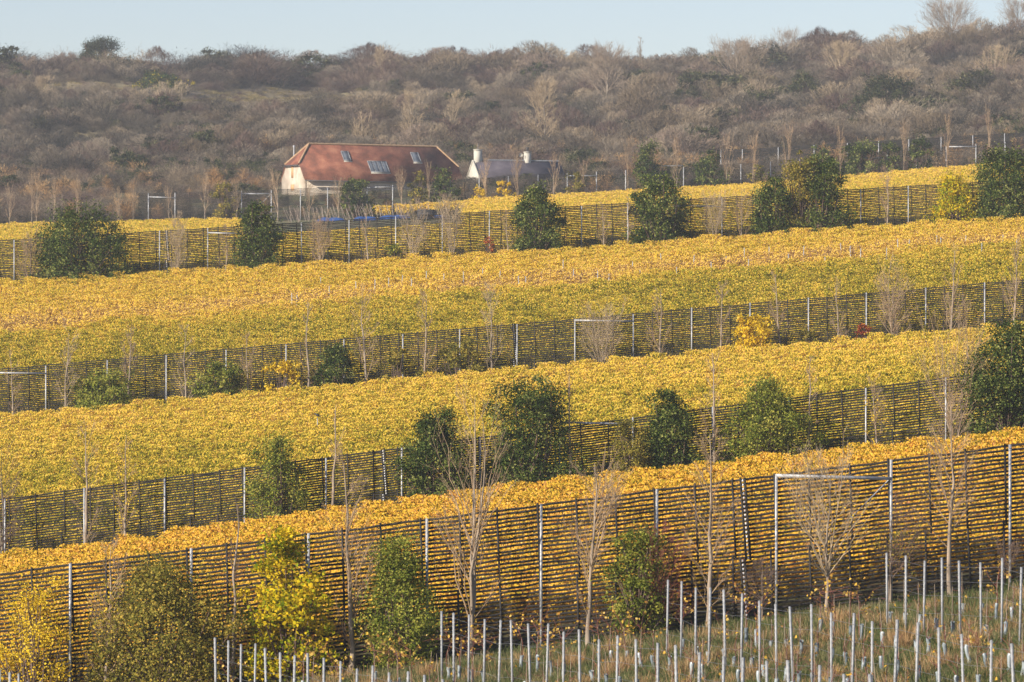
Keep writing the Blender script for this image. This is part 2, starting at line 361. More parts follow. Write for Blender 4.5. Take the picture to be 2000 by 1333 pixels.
def bush(rng, W, H, leaf, cover=2.3, lumps=None, prof=None, sd=0.16, low=0.02, spikes=6, clump_leaves=None):
    """leafy crown: clumps of leaves through an uneven crown volume, plus stems"""
    prof = prof or [(0, 0.7), (0.2, 0.98), (0.45, 1.0), (0.72, 0.88), (0.9, 0.6), (1.0, 0.25)]; W = W * 1.08
    ph = [p[0] for p in prof]; pr = [p[1] for p in prof]
    area = math.pi * W * H * 0.8
    nleaf = int(area * cover / (leaf * leaf * 0.38)); nleaf = min(nleaf, 24000)
    nc = lumps or max(26, int(nleaf / 75))
    h = rng.uniform(low, 1.0, nc); az = rng.uniform(0, 6.28, nc)
    lob = 1 + 0.24 * np.sin(az * 2 + rng.uniform(0, 6)) + 0.14 * np.sin(az * 3 + h * 7 + rng.uniform(0, 6)) + 0.20 * np.sin(h * 11 + rng.uniform(0, 6)) + rng.normal(0, 0.10, nc)
    rad = np.interp(h, ph, pr) * W / 2 * lob * np.sqrt(rng.uniform(0.25, 1.0, nc))
    C = np.stack([rad * np.cos(az), rad * np.sin(az) * 0.9, h * H * (1 + 0.10 * np.sin(az * 2.0 + rng.uniform(0, 6)))], 1)
    if spikes:
        a2 = rng.uniform(0, 6.28, spikes); C = np.vstack([C, np.stack([np.cos(a2) * W * rng.uniform(0.1, 0.4, spikes), np.sin(a2) * W * 0.3, H * rng.uniform(0.85, 1.12, spikes)], 1)])
    wts = rng.uniform(0.15, 1.8, len(C)); wts /= wts.sum(); ci = rng.choice(len(C), nleaf, p=wts)
    tone = rng.normal(0, 0.15, len(C))
    sdv = sd * (W + H) / 2 * rng.uniform(0.3, 1.05, len(C)) * 0.55
    c = C[ci] + rng.normal(size=(nleaf, 3)) * sdv[ci][:, None] * np.array([1, 1, 0.8])
    c[:, 2] = np.maximum(c[:, 2], rng.uniform(0.02, 0.12, nleaf) * H)
    ctr = np.array([0, 0, H * 0.45]); outv = unit(c - ctr)
    fo = MB(); fo.quads(leaf_quads(c, leaf * rng.uniform(0.65, 1.25, nleaf), rng, 0.3, out=outv * 0.8), np.clip(0.5 + tone[ci] + rng.normal(0, 0.20, nleaf), 0, 1))
    st = MB(); m = min(len(C), 40); s_ = C[rng.choice(len(C), m, replace=False)]
    base = np.zeros((m, 3)); base[:, 0] = rng.normal(0, 0.04 * W, m); base[:, 1] = rng.normal(0, 0.04 * W, m); base[:, 2] = -0.02 * H
    mid = base * 0.4 + s_ * 0.6 + rng.normal(size=(m, 3)) * 0.04 * W; mid[:, 2] = base[:, 2] + (s_[:, 2] - base[:, 2]) * 0.55
    P = np.stack([base, mid, s_], 1); st.tubes(P, np.tile(np.array([0.011, 0.008, 0.004]) * H, (m, 1)), 4)
    return st, fo

# ------------------------------------------------------------------ windbreak fences
def post_mesh(name, H, wd):
    """galvanised channel post: web, two flanges, lips and a row of slots, closed at the top"""
    b = MB(); t = wd * 0.09; dp = wd * 0.9
    b.box((0, -dp/2 + t/2, H/2 - 0.2), (wd, t, H + 0.4)); 
    for s in (-1, 1):
        b.box((s * (wd/2 - t/2), 0.0 + t/2, H/2 - 0.2), (t, dp - t, H + 0.4)); b.box((s * (wd/2 - t*1.7), dp/2 + t/2, H/2 - 0.2), (t * 1.4, t, H + 0.4))
    for z in np.arange(0.3, H - 0.1, 0.35): b.box((0, -dp/2 - t*0.15, z), (wd * 0.22, t * 0.5, 0.09))
    return b.mesh(name, M['steel'])

def windbreak(d, label, posts, topH, Hfun, nslat, pitch_fill, beams, seams, up_step, split, post_w, x0px=-60, x1px=2060, tiers=2):
    xl, xr = X(x0px, d), X(x1px, d); y = d; bay_ = abs(X(posts[-1], d) - X(posts[-2], d))
    if x0px < 0: xl -= 8.0; posts = [posts[0] - bay_ / d * F * k for k in (3, 2, 1) if X(posts[0], d) - bay_ * k > xl] + list(posts)
    if x1px > 2000: xr += 8.0; posts = list(posts) + [posts[-1] + bay_ / d * F * k for k in (1, 2, 3) if X(posts[-1], d) + bay_ * k < xr]
    root = empty('windbreak_fence', ((xl + xr) / 2, d, g1((xl + xr) / 2, d))); tag(root, label, 'windbreak fence', 'slatted windbreak fences across the vineyard')
    o0 = np.array(root.location)
    rng = np.random.default_rng(int(d))
    pm = {}
    for p in posts:
        x = X(p, d); h = Hfun(x); key = round(h, 1)
        if key not in pm: pm[key] = post_mesh('post', key, post_w)
        inst('post', pm[key], root, (x - o0[0], -0.10, g1(x, d) - o0[2]))
    # straps
    xk = np.arange(xl, xr + 0.01, 0.5); zk = G(xk, np.full_like(xk, y)); hk = np.array([Hfun(x) for x in xk])
    sm = [X(s, d) for s in seams]; cuts = [xl] + sm + [xr]
    stuff = MB()
    for i in range(nslat):
        fr = 0.03 + 0.96 * i / (nslat - 1)
        for a, b in zip(cuts[:-1], cuts[1:]):
            xx = np.unique(np.concatenate([[a], xk[(xk > a) & (xk < b)], [b]]))
            zc = np.interp(xx, xk, zk) + np.interp(xx, xk, hk) * fr
            ph = rng.uniform(0, 6.28); bay = abs(X(posts[1], d) - X(posts[0], d))
            zc = zc - o0[2] + 0.016 * np.sin(xx * 2.1 + ph) + 0.010 * np.sin(xx * 5.3 + ph * 2) - rng.uniform(0.008, 0.02) * np.abs(np.sin((xx - X(posts[0], d)) * math.pi / bay)) + rng.normal(0, 0.006)
            pitch = np.interp(xx.mean(), xk, hk) * 0.96 / (nslat - 1); hw = pitch * pitch_fill / 2; th = 0.006
            yo = 0.02 * np.sin(xx * 0.9 + i * 0.35) + 0.004 * (i % 2)
            tl = hw * 0.25 * np.sin(xx * 1.3 + ph)
            V = np.stack([np.stack([xx - o0[0], yo - th + tl * 0, zc - hw], 1), np.stack([xx - o0[0], yo + th, zc - hw], 1),
                          np.stack([xx - o0[0], yo + th + tl, zc + hw], 1), np.stack([xx - o0[0], yo - th + tl, zc + hw], 1)], 1)
            k = len(xx); q = []
            for j in range(k - 1):
                for e in range(4): q.append([j*4 + e, j*4 + (e+1) % 4, (j+1)*4 + (e+1) % 4, (j+1)*4 + e])
            q += [[0, 1, 2, 3], [(k-1)*4 + 3, (k-1)*4 + 2, (k-1)*4 + 1, (k-1)*4]]
            if split: mb = MB(); mb.raw(V.reshape(-1, 3), q); mb.build('slat', M['strap'], root)
            else: stuff.raw(V.reshape(-1, 3), q)
    if not split: o = stuff.build('slat_netting', M['strap'], root); o['kind'] = 'stuff'
    # dark vertical stiffeners, hung in stacked tiers, slightly leaning
    x = X(posts[0], d) + 0.18; n = 0
    while x - up_step > xl: x -= up_step
    while x < xr:
        h = Hfun(x); z = g1(x, d); 
        for tI in range(tiers):
            f0, f1 = (0.0, 0.47) if tI == 0 else (0.46, 1.0)
            if tiers == 1: f0, f1 = 0.0, 1.0
            le = 0.20 * (f1 - f0) * h / 4.5 * rng.uniform(0.4, 1.1); xo = rng.normal(0, 0.05)
            b = MB(); b.bar((x + xo + le - o0[0], -0.035, z + h * f0 - o0[2] + 0.02), (x + xo - o0[0], -0.035, z + h * f1 + 0.05 - o0[2]), 0.07, 0.03)
            b.build('stiffener', M['strap'], root)
        x += up_step
    for sx in sm:
        h = Hfun(sx); z = g1(sx, d); c = MB(); b = MB()
        for tI in range(2):
            f0, f1 = (0.02, 0.45) if tI == 0 else (0.44, 1.0)
            dx = 0.22 * (f1 - f0) * h / 3.0
            for s in (-0.075, 0.075): b.bar((sx + dx + s - o0[0], -0.05, z + h*f0 - o0[2]), (sx + s - o0[0], -0.05, z + h*f1 + 0.03 - o0[2]), 0.075, 0.03)
            nn = int((f1 - f0) * nslat)
            for q in range(nn):
                f = (q + 0.5) / nn; c.box((sx + dx * (1 - f) - o0[0], -0.075, z + h * (f0 + (f1 - f0) * f) - o0[2]), (0.05, 0.02, 0.075))
        sb = b.build('seam', M['strap'], root); c.build('lacing_clips', M['clip'], sb)
    for (pa, pb, ya, yb, brace) in beams:
        b = MB(); xa, xb = X(pa, d), X(pb, d)
        b.bar((xa - o0[0], -0.12, ZP(ya, d) - o0[2]), (xb - o0[0], -0.12, ZP(yb, d) - o0[2]), post_w * 1.25, post_w * 0.9); b.build('cross_beam', M['steel'], root)
        if brace:
            b = MB(); L = (xb - xa); s = 1 if brace > 0 else -1
            a0 = (xb - 0.1 if s > 0 else xa + 0.1); b.tubes([[[a0 - o0[0], -0.2, ZP(yb if s > 0 else ya, d) - 0.05 - o0[2]], [a0 - s * L * 0.36 - o0[0], -0.2, ZP(yb if s > 0 else ya, d) - 0.05 - L * 0.36 - o0[2]]]], [[0.022, 0.022]], 5)
            b.build('brace', M['steel'], root)
    return root

W1P = [-98, 138, 374, 603, 834, 1057, 1283, 1516, 1740, 1972]
W2P = [10, 165, 322, 478, 637, 785, 938, 1093, 1236, 1392, 1540, 1691, 1847, 1998]
W3P = [-24, 90, 210, 325, 442, 559, 672, 787, 898, 1010, 1123, 1237, 1351, 1465, 1579, 1692, 1808, 1923, 2038]
W4P = [28, 120, 216, 312, 406, 497, 589, 682, 773, 864, 956, 1048, 1136, 1226, 1320, 1410, 1500, 1590, 1681, 1774, 1866, 1960]
W5P = [290, 342, 472, 530, 587, 640, 717, 767, 823, 880, 936, 993, 1051, 1108, 1165, 1222, 1278, 1335, 1390, 1447, 1505, 1562, 1620, 1676, 1733, 1790, 1848, 1906, 1963]
def topfun(d, p0, y0, p1, y1): 
    xa, xb = X(p0, d), X(p1, d); za, zb = ZP(y0, d), ZP(y1, d)
    return lambda x: za + (zb - za) * (x - xa) / (xb - xa) - g1(x, d)
windbreak(D1, 'nearest windbreak fence of black slats, behind the young vine posts', W1P, 5.0, topfun(D1, 0, 1119, 2000, 865), 35, 0.56,
          [(1516, 1740, 929, 935, 1)], [1450], 1.335, True, 0.09)
windbreak(D2, 'second nearest black slatted windbreak fence, with the big dark bushes in front', W2P, 4.4, topfun(D2, 0, 975, 2000, 718), 33, 0.60,
          [(1093, 1236, 825, 829, 0)], [748], 1.335, True, 0.085)
windbreak(D3, 'middle slatted windbreak fence crossing below the widest yellow field', W3P, 4.4, topfun(D3, 0, 721, 2000, 546), 33, 0.60,
          [(1123, 1237, 626, 628, 0), (-24, 90, 728, 730, 0)], [1003], 1.335, True, 0.085)
windbreak(D4, 'fourth slatted windbreak fence, in front of the blue sheets and canes', W4P, 4.3, topfun(D4, 0, 470, 2000, 350), 32, 0.60,
          [(406, 470, 455, 457, 0), (1320, 1410, 402, 404, 0)], [325], 1.335, False, 0.085)
h5 = lambda x: 4.35
windbreak(D5, 'far thin windbreak fence of posts and netting in front of the barn and cottage', W5P, 4.3, h5, 26, 0.42,
          [(290, 342, 385, 387, 0), (472, 530, 379, 379, 1), (717, 767, 367, 365, 0), (1108, 1165, 344, 344, 0), (1278, 1335, 325, 324, 0), (1676, 1733, 309, 309, 0), (1853, 1906, 287, 287, 0)], [], 2.7, False, 0.12, 270, 2060, 1)
W6P = [1408, 1450, 1520, 1590, 1655, 1716, 1775, 1838, 1900, 1962, 2020]
windbreak(665., 'farthest windbreak netting at the foot of the scrub hill on the right', W6P, 4.0, lambda x: 4.0, 22, 0.82, [], [], 2.9, False, 0.12, 1400, 2060, 1)

# ------------------------------------------------------------------ vine fields (rows of vines, leaves beyond counting)
VA = math.radians(35); _t = -(math.pi / 2 + VA)      # leaves turn towards the light
SUNL = np.array([SUN.x * math.cos(_t) - SUN.y * math.sin(_t), SUN.x * math.sin(_t) + SUN.y * math.cos(_t), SUN.z])
def vine_clump(rng, n, leaf, zlo=0.45, zhi=1.75, ln=1.35):
    b = MB()
    x = rng.uniform(-ln/2, ln/2, n); z = zlo + (zhi - zlo) * np.sqrt(rng.uniform(0, 1, n)); y = rng.normal(0, 0.20, n)
    top = zhi - 0.12 + 0.07 * np.sin(x * 5 + rng.uniform(0, 6)) + rng.normal(0, 0.09, n); z = np.minimum(z, top + 0.02)
    tone = 0.5 + 0.12 * np.sin(x * 4.2 + rng.uniform(0, 6)) + rng.normal(0, 0.20, n)
    b.quads(leaf_quads(np.stack([x, y, z], 1), leaf * rng.uniform(0.7, 1.25, n), rng, 0.5, 0.95, 0.14, out=SUNL * 0.9), np.clip(tone, 0, 1))
    return b.mesh('vine_clump')
def vine_field(name, label, y0, y1, mat, n, leaf, hgt=1.0, exclude=None, seed=1, rows=2.05, step=1.15, margin=60):
    rng = np.random.default_rng(seed); vs = []
    for k in range(7):
        me = vine_clump(rng, n, leaf); me.materials.append(mat); vs.append(me)
    a = math.radians(35); u = np.array([-math.sin(a), math.cos(a)]); v = np.array([math.cos(a), math.sin(a)])
    R_ = 0.117 * y1 + 12 + (y1 - y0)
    cy = (y0 + y1) / 2
    iu = np.arange(-R_, R_, step); iv = np.arange(-R_, R_, rows)
    U, V = np.meshgrid(iu, iv); U = U + rng.normal(0, 0.15, U.shape); V = V + rng.normal(0, 0.05, V.shape)
    x = (U * u[0] + V * v[0]).ravel(); y = (U * u[1] + V * v[1]).ravel() + cy
    k = (y > y0) & (y < y1) & (np.abs(x) < 0.117 * y + 9)
    if exclude is not None: k &= ~exclude(x, y)
    x, y = x[k], y[k]; m = len(x)
    z = G(x, y)
    s = rng.uniform(0.9, 1.08, m) * hgt
    rot = np.stack([np.zeros(m), np.zeros(m), math.pi/2 + a + rng.normal(0, 0.10, m)], 1)
    return scatter(name, vs, np.stack([x, y, z - 0.02], 1), rot, np.stack([np.ones(m), rng.uniform(0.9, 1.25, m), s], 1), rng.integers(0, 7, m), label, 'vines')
VC = [(0.0, (0.06, 0.065, 0.010)), (0.15, (0.15, 0.165, 0.016)), (0.30, (0.35, 0.31, 0.024)), (0.45, (0.58, 0.435, 0.050)), (0.62, (0.75, 0.535, 0.068)), (0.78, (0.80, 0.50, 0.085)), (0.92, (0.85, 0.63, 0.17)), (0.98, (0.52, 0.31, 0.13)), (1.0, (0.32, 0.19, 0.11))]
VO = [(0.0, (0.07, 0.060, 0.010)), (0.15, (0.20, 0.165, 0.016)), (0.30, (0.45, 0.32, 0.022)), (0.45, (0.68, 0.42, 0.045)), (0.62, (0.80, 0.485, 0.062)), (0.78, (0.82, 0.445, 0.085)), (0.92, (0.88, 0.62, 0.20)), (1.0, (0.48, 0.24, 0.10))]
vm1 = leaf_mat('vine_leaf_near', VO, 0.33, 0.25, 0.35, 0.12)
vm2 = leaf_mat('vine_leaf_second', VC, 0.33, 0.12, 0.45, 0.12, band=dict(y0=D2, y1=D3, jit=14, xs=0.0, pts=[(0, 0.38), (0.55, 0.42), (0.9, 0.60), (1.0, 0.62)]))
vm3 = leaf_mat('vine_leaf_third', VC, 0.33, 0.12, 0.40, 0.12, band=dict(y0=D3, y1=D4, jit=9, xs=-0.12, pts=[(0, 0.40), (0.45, 0.36), (0.66, 0.42), (0.71, 0.92), (0.76, 0.86), (0.83, 0.66), (1, 0.62)]))
vm5 = leaf_mat('vine_leaf_far', VC, 0.33, 0.06, 0.4, 0.12, band=dict(y0=D4, y1=D5, jit=25, xs=0.0, pts=[(0, 0.45), (0.5, 0.5), (0.85, 0.56), (1, 0.66)]))
vine_field('vine_rows', 'narrow strip of golden vines just behind the nearest windbreak fence', D1 + 1.6, D2 - 2.6, vm1, 560, 0.12, seed=3)
vine_field('vine_rows', 'golden vines between the second and the middle windbreak fences', D2 + 1.6, D3 - 2.6, vm2, 680, 0.102, seed=4)
vine_field('vine_rows', 'wide yellow green vine field between the middle and fourth windbreak fences', D3 + 1.6, D4 - 2.6, vm3, 680, 0.102, seed=5)
def ex5(x, y):
    px = 1000 + x / y * F
    return ((px > 470) & (px < 735) & (y > 480)) | ((px > 700) & (px < 905) & (y > 480) & (y < 592)) | ((px < 480) & (y > 560)) 
vine_field('vine_rows', 'far strip of yellow vines above the fourth windbreak fence', D4 + 2, D5 - 4, vm5, 280, 0.15, exclude=ex5, seed=6, rows=2.3, step=1.3)

# ------------------------------------------------------------------ hillside scrub
def twig_shrub(rng, H, W, n, wd, lean=0.0, lumps=7, spread=0.42):
    """leafless thicket: several leaning stems, each carrying its own ragged spray of fine twigs"""
    b = MB(); m = lumps
    az = rng.uniform(0, 6.28, m); rd = spread * W * np.sqrt(rng.uniform(0, 1, m)); hh = H * rng.uniform(0.42, 1.0, m); hh[0] = H
    foot = np.stack([rd * 0.45 * np.cos(az), rd * 0.45 * np.sin(az), np.zeros(m)], 1)
    top = np.stack([rd * np.cos(az) + lean * hh, rd * np.sin(az), hh * 0.86], 1); mid = (foot + top) / 2 + rng.normal(size=(m, 3)) * 0.05 * H
    P = np.stack([foot, mid, top], 1); b.tubes(P, np.tile(np.array([0.010, 0.007, 0.003]) * H, (m, 1)), 3, np.full(m, 0.55))
    ci = rng.integers(0, m, n); t = 1 - rng.uniform(0, 1, n)**1.25 * 0.9
    wv = W * 0.16 * (0.55 + 0.9 * (1 - np.abs(t - 0.55)))[:, None]
    c = foot[ci] + (top[ci] - foot[ci]) * t[:, None] + rng.normal(size=(n, 3)) * np.concatenate([wv, wv, np.full((n, 1), 0.07 * H)], 1)
    c[:, 2] = np.abs(c[:, 2])
    out = c - (foot[ci] + (top[ci] - foot[ci]) * t[:, None]); out[:, 2] *= 0.3
    dirv = unit(out / (0.2 * W) * 0.8 + np.array([lean * 1.5, 0, 0.95]) + rng.normal(size=(n, 3)) * 0.35)
    l = H * rng.uniform(0.05, 0.16, n); side = unit(np.cross(dirv, rng.normal(size=(n, 3)))) * (wd * rng.uniform(0.5, 1.5, n))[:, None]
    t0 = c - dirv * l[:, None] / 2; t1 = c + dirv * l[:, None] / 2
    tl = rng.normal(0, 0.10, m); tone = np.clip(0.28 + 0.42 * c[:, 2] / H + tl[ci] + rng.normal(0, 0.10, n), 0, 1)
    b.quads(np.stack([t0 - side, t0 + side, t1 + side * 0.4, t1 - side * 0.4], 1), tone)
    return b
def dome_crown(rng, n, wd, lean):
    """wind-shaped bare crown: short trunk and limbs, fine twigs thickest towards an uneven rounded outline"""
    b = MB(); m = 8; az = rng.uniform(0, 6.28, m); an = np.radians(rng.uniform(8, 50, m)); d = unit(np.stack([np.cos(az)*np.sin(an) + lean, np.sin(az)*np.sin(an), np.cos(an)], 1))
    P, Rr = branch_set(rng, np.zeros((m, 3)), d, rng.uniform(0.55, 0.85, m), 5, np.full(m, 0.012), 0.004, 0.05, 0.05); b.tubes(P, Rr, 3, np.full(m, 0.7))
    az = rng.uniform(0, 6.28, n); h = 1 - rng.uniform(0, 1, n)**1.6 * 0.85; p_ = rng.uniform(0, 6.28, 4)
    lob = 1 + 0.28 * np.sin(az * 2 + p_[0]) + 0.2 * np.sin(az * 5 + h * 6 + p_[1]) + 0.18 * np.sin(h * 10 + p_[2])
    rad = 0.55 * np.sqrt(np.clip(1 - (h - 0.45)**2 / 0.36, 0.03, 1)) * np.sqrt(rng.uniform(0.1, 1, n)) * lob
    c = np.stack([rad * np.cos(az) + lean * h, rad * np.sin(az), h * 0.9 * (1 + 0.12 * np.sin(az * 2 + p_[3]))], 1)
    dv = unit(np.stack([np.cos(az) * rad * 1.5 + lean * 1.3, np.sin(az) * rad * 1.5, np.full(n, 0.75)], 1) + rng.normal(size=(n, 3)) * 0.3)
    l = rng.uniform(0.05, 0.13, n)[:, None]; sd = unit(np.cross(dv, rng.normal(size=(n, 3)))) * (wd * rng.uniform(0.5, 1.5, n))[:, None]
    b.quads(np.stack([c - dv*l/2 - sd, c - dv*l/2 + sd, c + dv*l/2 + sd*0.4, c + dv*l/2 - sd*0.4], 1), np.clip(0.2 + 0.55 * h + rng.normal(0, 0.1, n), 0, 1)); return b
def hill_mat(name, cols, amp=0.5):
    return leaf_mat(name, cols, 0.0, 0.03, 0.25, amp)
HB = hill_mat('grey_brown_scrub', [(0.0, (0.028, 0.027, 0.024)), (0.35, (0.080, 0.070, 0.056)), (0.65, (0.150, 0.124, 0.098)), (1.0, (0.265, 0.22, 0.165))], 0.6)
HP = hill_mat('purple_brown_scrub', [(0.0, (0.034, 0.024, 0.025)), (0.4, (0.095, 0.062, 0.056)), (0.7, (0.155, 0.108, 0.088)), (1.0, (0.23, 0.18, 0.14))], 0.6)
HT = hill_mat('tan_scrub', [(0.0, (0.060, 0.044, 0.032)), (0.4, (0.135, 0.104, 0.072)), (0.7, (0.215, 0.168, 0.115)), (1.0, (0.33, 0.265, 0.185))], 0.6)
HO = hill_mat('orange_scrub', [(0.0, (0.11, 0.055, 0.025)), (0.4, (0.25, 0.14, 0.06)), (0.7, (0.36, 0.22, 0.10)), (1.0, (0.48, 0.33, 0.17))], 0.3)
HG = leaf_mat('hill_green', [(0, (0.012, 0.018, 0.012)), (0.4, (0.040, 0.050, 0.024)), (0.75, (0.085, 0.092, 0.042)), (1, (0.15, 0.14, 0.065))], 0.1, 0.3, 0.4, 0.25)
HGr = leaf_mat('hill_grass', [(0, (0.10, 0.085, 0.035)), (0.4, (0.20, 0.165, 0.07)), (0.75, (0.31, 0.245, 0.115)), (1, (0.38, 0.31, 0.16))], 0.1, 0.05, 0.4, 0.3)
rng = np.random.default_rng(21)
SV = []
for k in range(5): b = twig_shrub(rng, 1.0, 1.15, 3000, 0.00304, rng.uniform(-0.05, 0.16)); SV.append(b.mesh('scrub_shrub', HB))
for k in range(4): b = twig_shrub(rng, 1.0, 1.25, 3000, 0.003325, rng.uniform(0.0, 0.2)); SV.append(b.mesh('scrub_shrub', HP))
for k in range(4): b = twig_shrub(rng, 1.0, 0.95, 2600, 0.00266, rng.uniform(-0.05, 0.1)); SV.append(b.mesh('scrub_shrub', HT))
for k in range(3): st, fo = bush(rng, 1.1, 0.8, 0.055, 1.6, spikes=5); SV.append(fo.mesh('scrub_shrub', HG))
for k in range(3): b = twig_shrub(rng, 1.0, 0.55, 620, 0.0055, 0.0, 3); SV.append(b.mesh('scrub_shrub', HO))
for k in range(2):                                         # rough grass tussock
    b = MB(); n = 160; az = rng.uniform(0, 6.28, n); rd = np.sqrt(rng.uniform(0, 1, n)) * 0.6
    c = np.stack([rd * np.cos(az), rd * np.sin(az), np.zeros(n)], 1); dv = unit(np.stack([np.cos(az) * 0.5, np.sin(az) * 0.5, np.ones(n)], 1) + rng.normal(size=(n, 3)) * 0.3)
    sd = unit(np.cross(dv, rng.normal(size=(n, 3)))) * 0.02; l = rng.uniform(0.2, 0.5, n)[:, None]
    b.quads(np.stack([c - sd, c + sd, c + dv*l + sd*0.3, c + dv*l - sd*0.3], 1), rng.uniform(0.2, 0.9, n)); SV.append(b.mesh('scrub_shrub', HGr))
HD = hill_mat('shade_thicket', [(0.0, (0.012, 0.014, 0.016)), (0.4, (0.036, 0.036, 0.034)), (0.75, (0.075, 0.068, 0.058)), (1.0, (0.13, 0.115, 0.09))], 0.4)  # dark twigs whose colour also carries the shade of hollows and gaps
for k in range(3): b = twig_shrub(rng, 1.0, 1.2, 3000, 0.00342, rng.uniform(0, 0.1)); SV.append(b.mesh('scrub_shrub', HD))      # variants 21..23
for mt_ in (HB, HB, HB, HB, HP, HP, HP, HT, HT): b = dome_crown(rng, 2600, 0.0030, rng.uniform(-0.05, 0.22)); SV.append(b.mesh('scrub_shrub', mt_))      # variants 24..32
# where: from the foot of the hill to the ridge
def hnoise(x, y, s, o): return np.sin(x * s + o) * np.sin(y * s * 1.3 + o * 2.1) + 0.6 * np.sin(x * s * 2.3 - y * s * 1.7 + o * 3.3)
pts, sc_, vi = [], [], []
def put(x, y, h, wd, v): pts.append((x, y)); sc_.append((wd, wd, h)); vi.append(v)
y = 696.0
while y < 1016:
    stp = 2.15 + (y - 690) * 0.0022
    xw = 0.119 * y + 9
    for x in np.arange(-xw, xw, stp):
        xx = x + rng.uniform(-1.4, 1.4); yy = y + rng.uniform(-1.6, 1.6)
        px = 1000 + xx / yy * F; pz = g1(xx, yy); py = 666.5 - (pz - CZ) / yy * F
        n1 = hnoise(xx, yy, 0.07, 1.0); n2 = hnoise(xx, yy, 0.045, 4.0)
        clear = 1.25 * math.exp(-((px - 500) / 300)**2 - ((py - 200) / 34)**2) + 0.8 * math.exp(-((px - 90) / 170)**2 - ((py - 172) / 16)**2)
        dk = math.exp(-((px - 190) / 260)**2 - ((py - 300) / 55)**2) + 0.75 * math.exp(-((px - 1480) / 230)**2 - ((py - 215) / 45)**2) + 0.8 * math.exp(-((py - 150) / 14)**2) * (px < 700)  # where dark thicket paints in shaded patches and the dark ridge band
        right = min(1, max(0, (px - 950) / 500)); ridge = max(0, min(1, (yy - 935) / 35))
        if rng.uniform() < clear * 1.1:
            put(xx, yy, rng.uniform(0.5, 1.1), rng.uniform(1.4, 2.4), 19 + rng.integers(0, 2)) if rng.uniform() < 0.82 else put(xx, yy, rng.uniform(0.7, 1.5), rng.uniform(1.0, 1.9), rng.integers(0, 9))
            continue
        q_ = rng.uniform()
        h = (rng.uniform(1.0, 2.2) if q_ < 0.55 else rng.uniform(2.2, 3.6) if q_ < 0.88 else rng.uniform(3.6, 6.0)) * (1 + 0.2 * n1) + right * rng.uniform(0.0, 2.2) * (q_ > 0.35) + ridge * rng.uniform(0.6, 3.2) * (1 + 0.3 * n2) - clear * 1.2
        h = max(1.2, h)
        if yy > 1004: h *= 0.75
        u_ = rng.uniform()
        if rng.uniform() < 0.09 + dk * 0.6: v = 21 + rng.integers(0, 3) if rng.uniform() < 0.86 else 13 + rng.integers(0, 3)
        elif n2 < -0.55 and u_ < (0.14 + 0.2 * right) * (1 - 0.8 * ridge): v = 13 + rng.integers(0, 3); h *= 0.75
        elif u_ < 0.04 * (1 - ridge) + 0.08 * right: v = 13 + rng.integers(0, 3); h *= 0.75
        elif u_ < 0.42 + 0.25 * ridge: v = 5 + rng.integers(0, 4) if n1 > -0.2 or ridge > 0.4 else rng.integers(0, 5)
        elif u_ < 0.82: v = rng.integers(0, 5)
        else: v = 9 + rng.integers(0, 4); h *= 1.1
        if v < 13 and h > 2.6 and rng.uniform() < 0.62: v = 24 + rng.integers(0, 4) if v < 5 else 28 + rng.integers(0, 3) if v < 9 else 31 + rng.integers(0, 2)
        put(xx, yy, h, h * rng.uniform(0.9, 1.6) * (1.15 if ridge > 0.3 else 1.0), v)
    y += stp * 0.92
# tan saplings and bracken along the hill foot
for k in range(900):
    yy = rng.uniform(626, 745); xx = rng.uniform(-0.122, 0.122) * yy; px = 1000 + xx / yy * F
    if yy < 694 and 500 < px < 1140: continue
    if yy < 662 and px > 1130: continue
    if yy < 640 and px < 500: continue
    pr = 0.35 + 0.65 * min(1, max(0, (px - 900) / 500))
    if rng.uniform() > pr: continue
    h = rng.uniform(2.0, 4.6); v = 16 + rng.integers(0, 3) if rng.uniform() < 0.75 else 9 + rng.integers(0, 4)
    put(xx, yy, h, h * rng.uniform(0.8, 1.3), v)
for k in range(900):                                      # tangle behind the far fence, hedge in front of the barn
    yy = rng.uniform(603, 690); xx = rng.uniform(-0.122, 0.122) * yy; px = 1000 + xx / yy * F
    if 530 < px < 1140:
        if yy > 634: continue
        hh = rng.uniform(0.8, 1.7) if px < 880 else rng.uniform(1.5, 2.5)
    else: hh = rng.uniform(1.4, 3.4)
    put(xx, yy, hh, hh * rng.uniform(1.0, 1.5), int(rng.choice([0, 1, 2, 3, 5, 6, 9, 10, 13, 16, 17, 18])))
for k in range(70):                                       # hedge below the cottage gable
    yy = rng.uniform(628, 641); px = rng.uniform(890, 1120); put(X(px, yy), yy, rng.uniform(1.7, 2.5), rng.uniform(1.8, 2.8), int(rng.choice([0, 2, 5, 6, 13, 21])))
for k in range(520):                                      # low growth behind and beside the buildings
    yy = rng.uniform(668, 700); xx = rng.uniform(-0.122, 0.122) * yy
    put(xx, yy, rng.uniform(2.0, 4.2), rng.uniform(2.5, 4.5), rng.integers(0, 16))
pts = np.array(pts); n = len(pts)
P3 = np.stack([pts[:, 0], pts[:, 1], G(pts[:, 0], pts[:, 1]) - 0.08], 1)
rot = np.stack([rng.normal(0, 0.05, n), rng.normal(0, 0.05, n), rng.uniform(-1.2, 1.2, n) + rng.choice([0, math.pi * 2], n)], 1)
rot[np.array(vi) >= 13, 2] = rng.uniform(0, 6.28, (np.array(vi) >= 13).sum())
scatter('hillside_scrub', SV, P3, rot, np.array(sc_), vi, 'grey brown leafless scrub covering the hill up to the skyline', 'scrub')

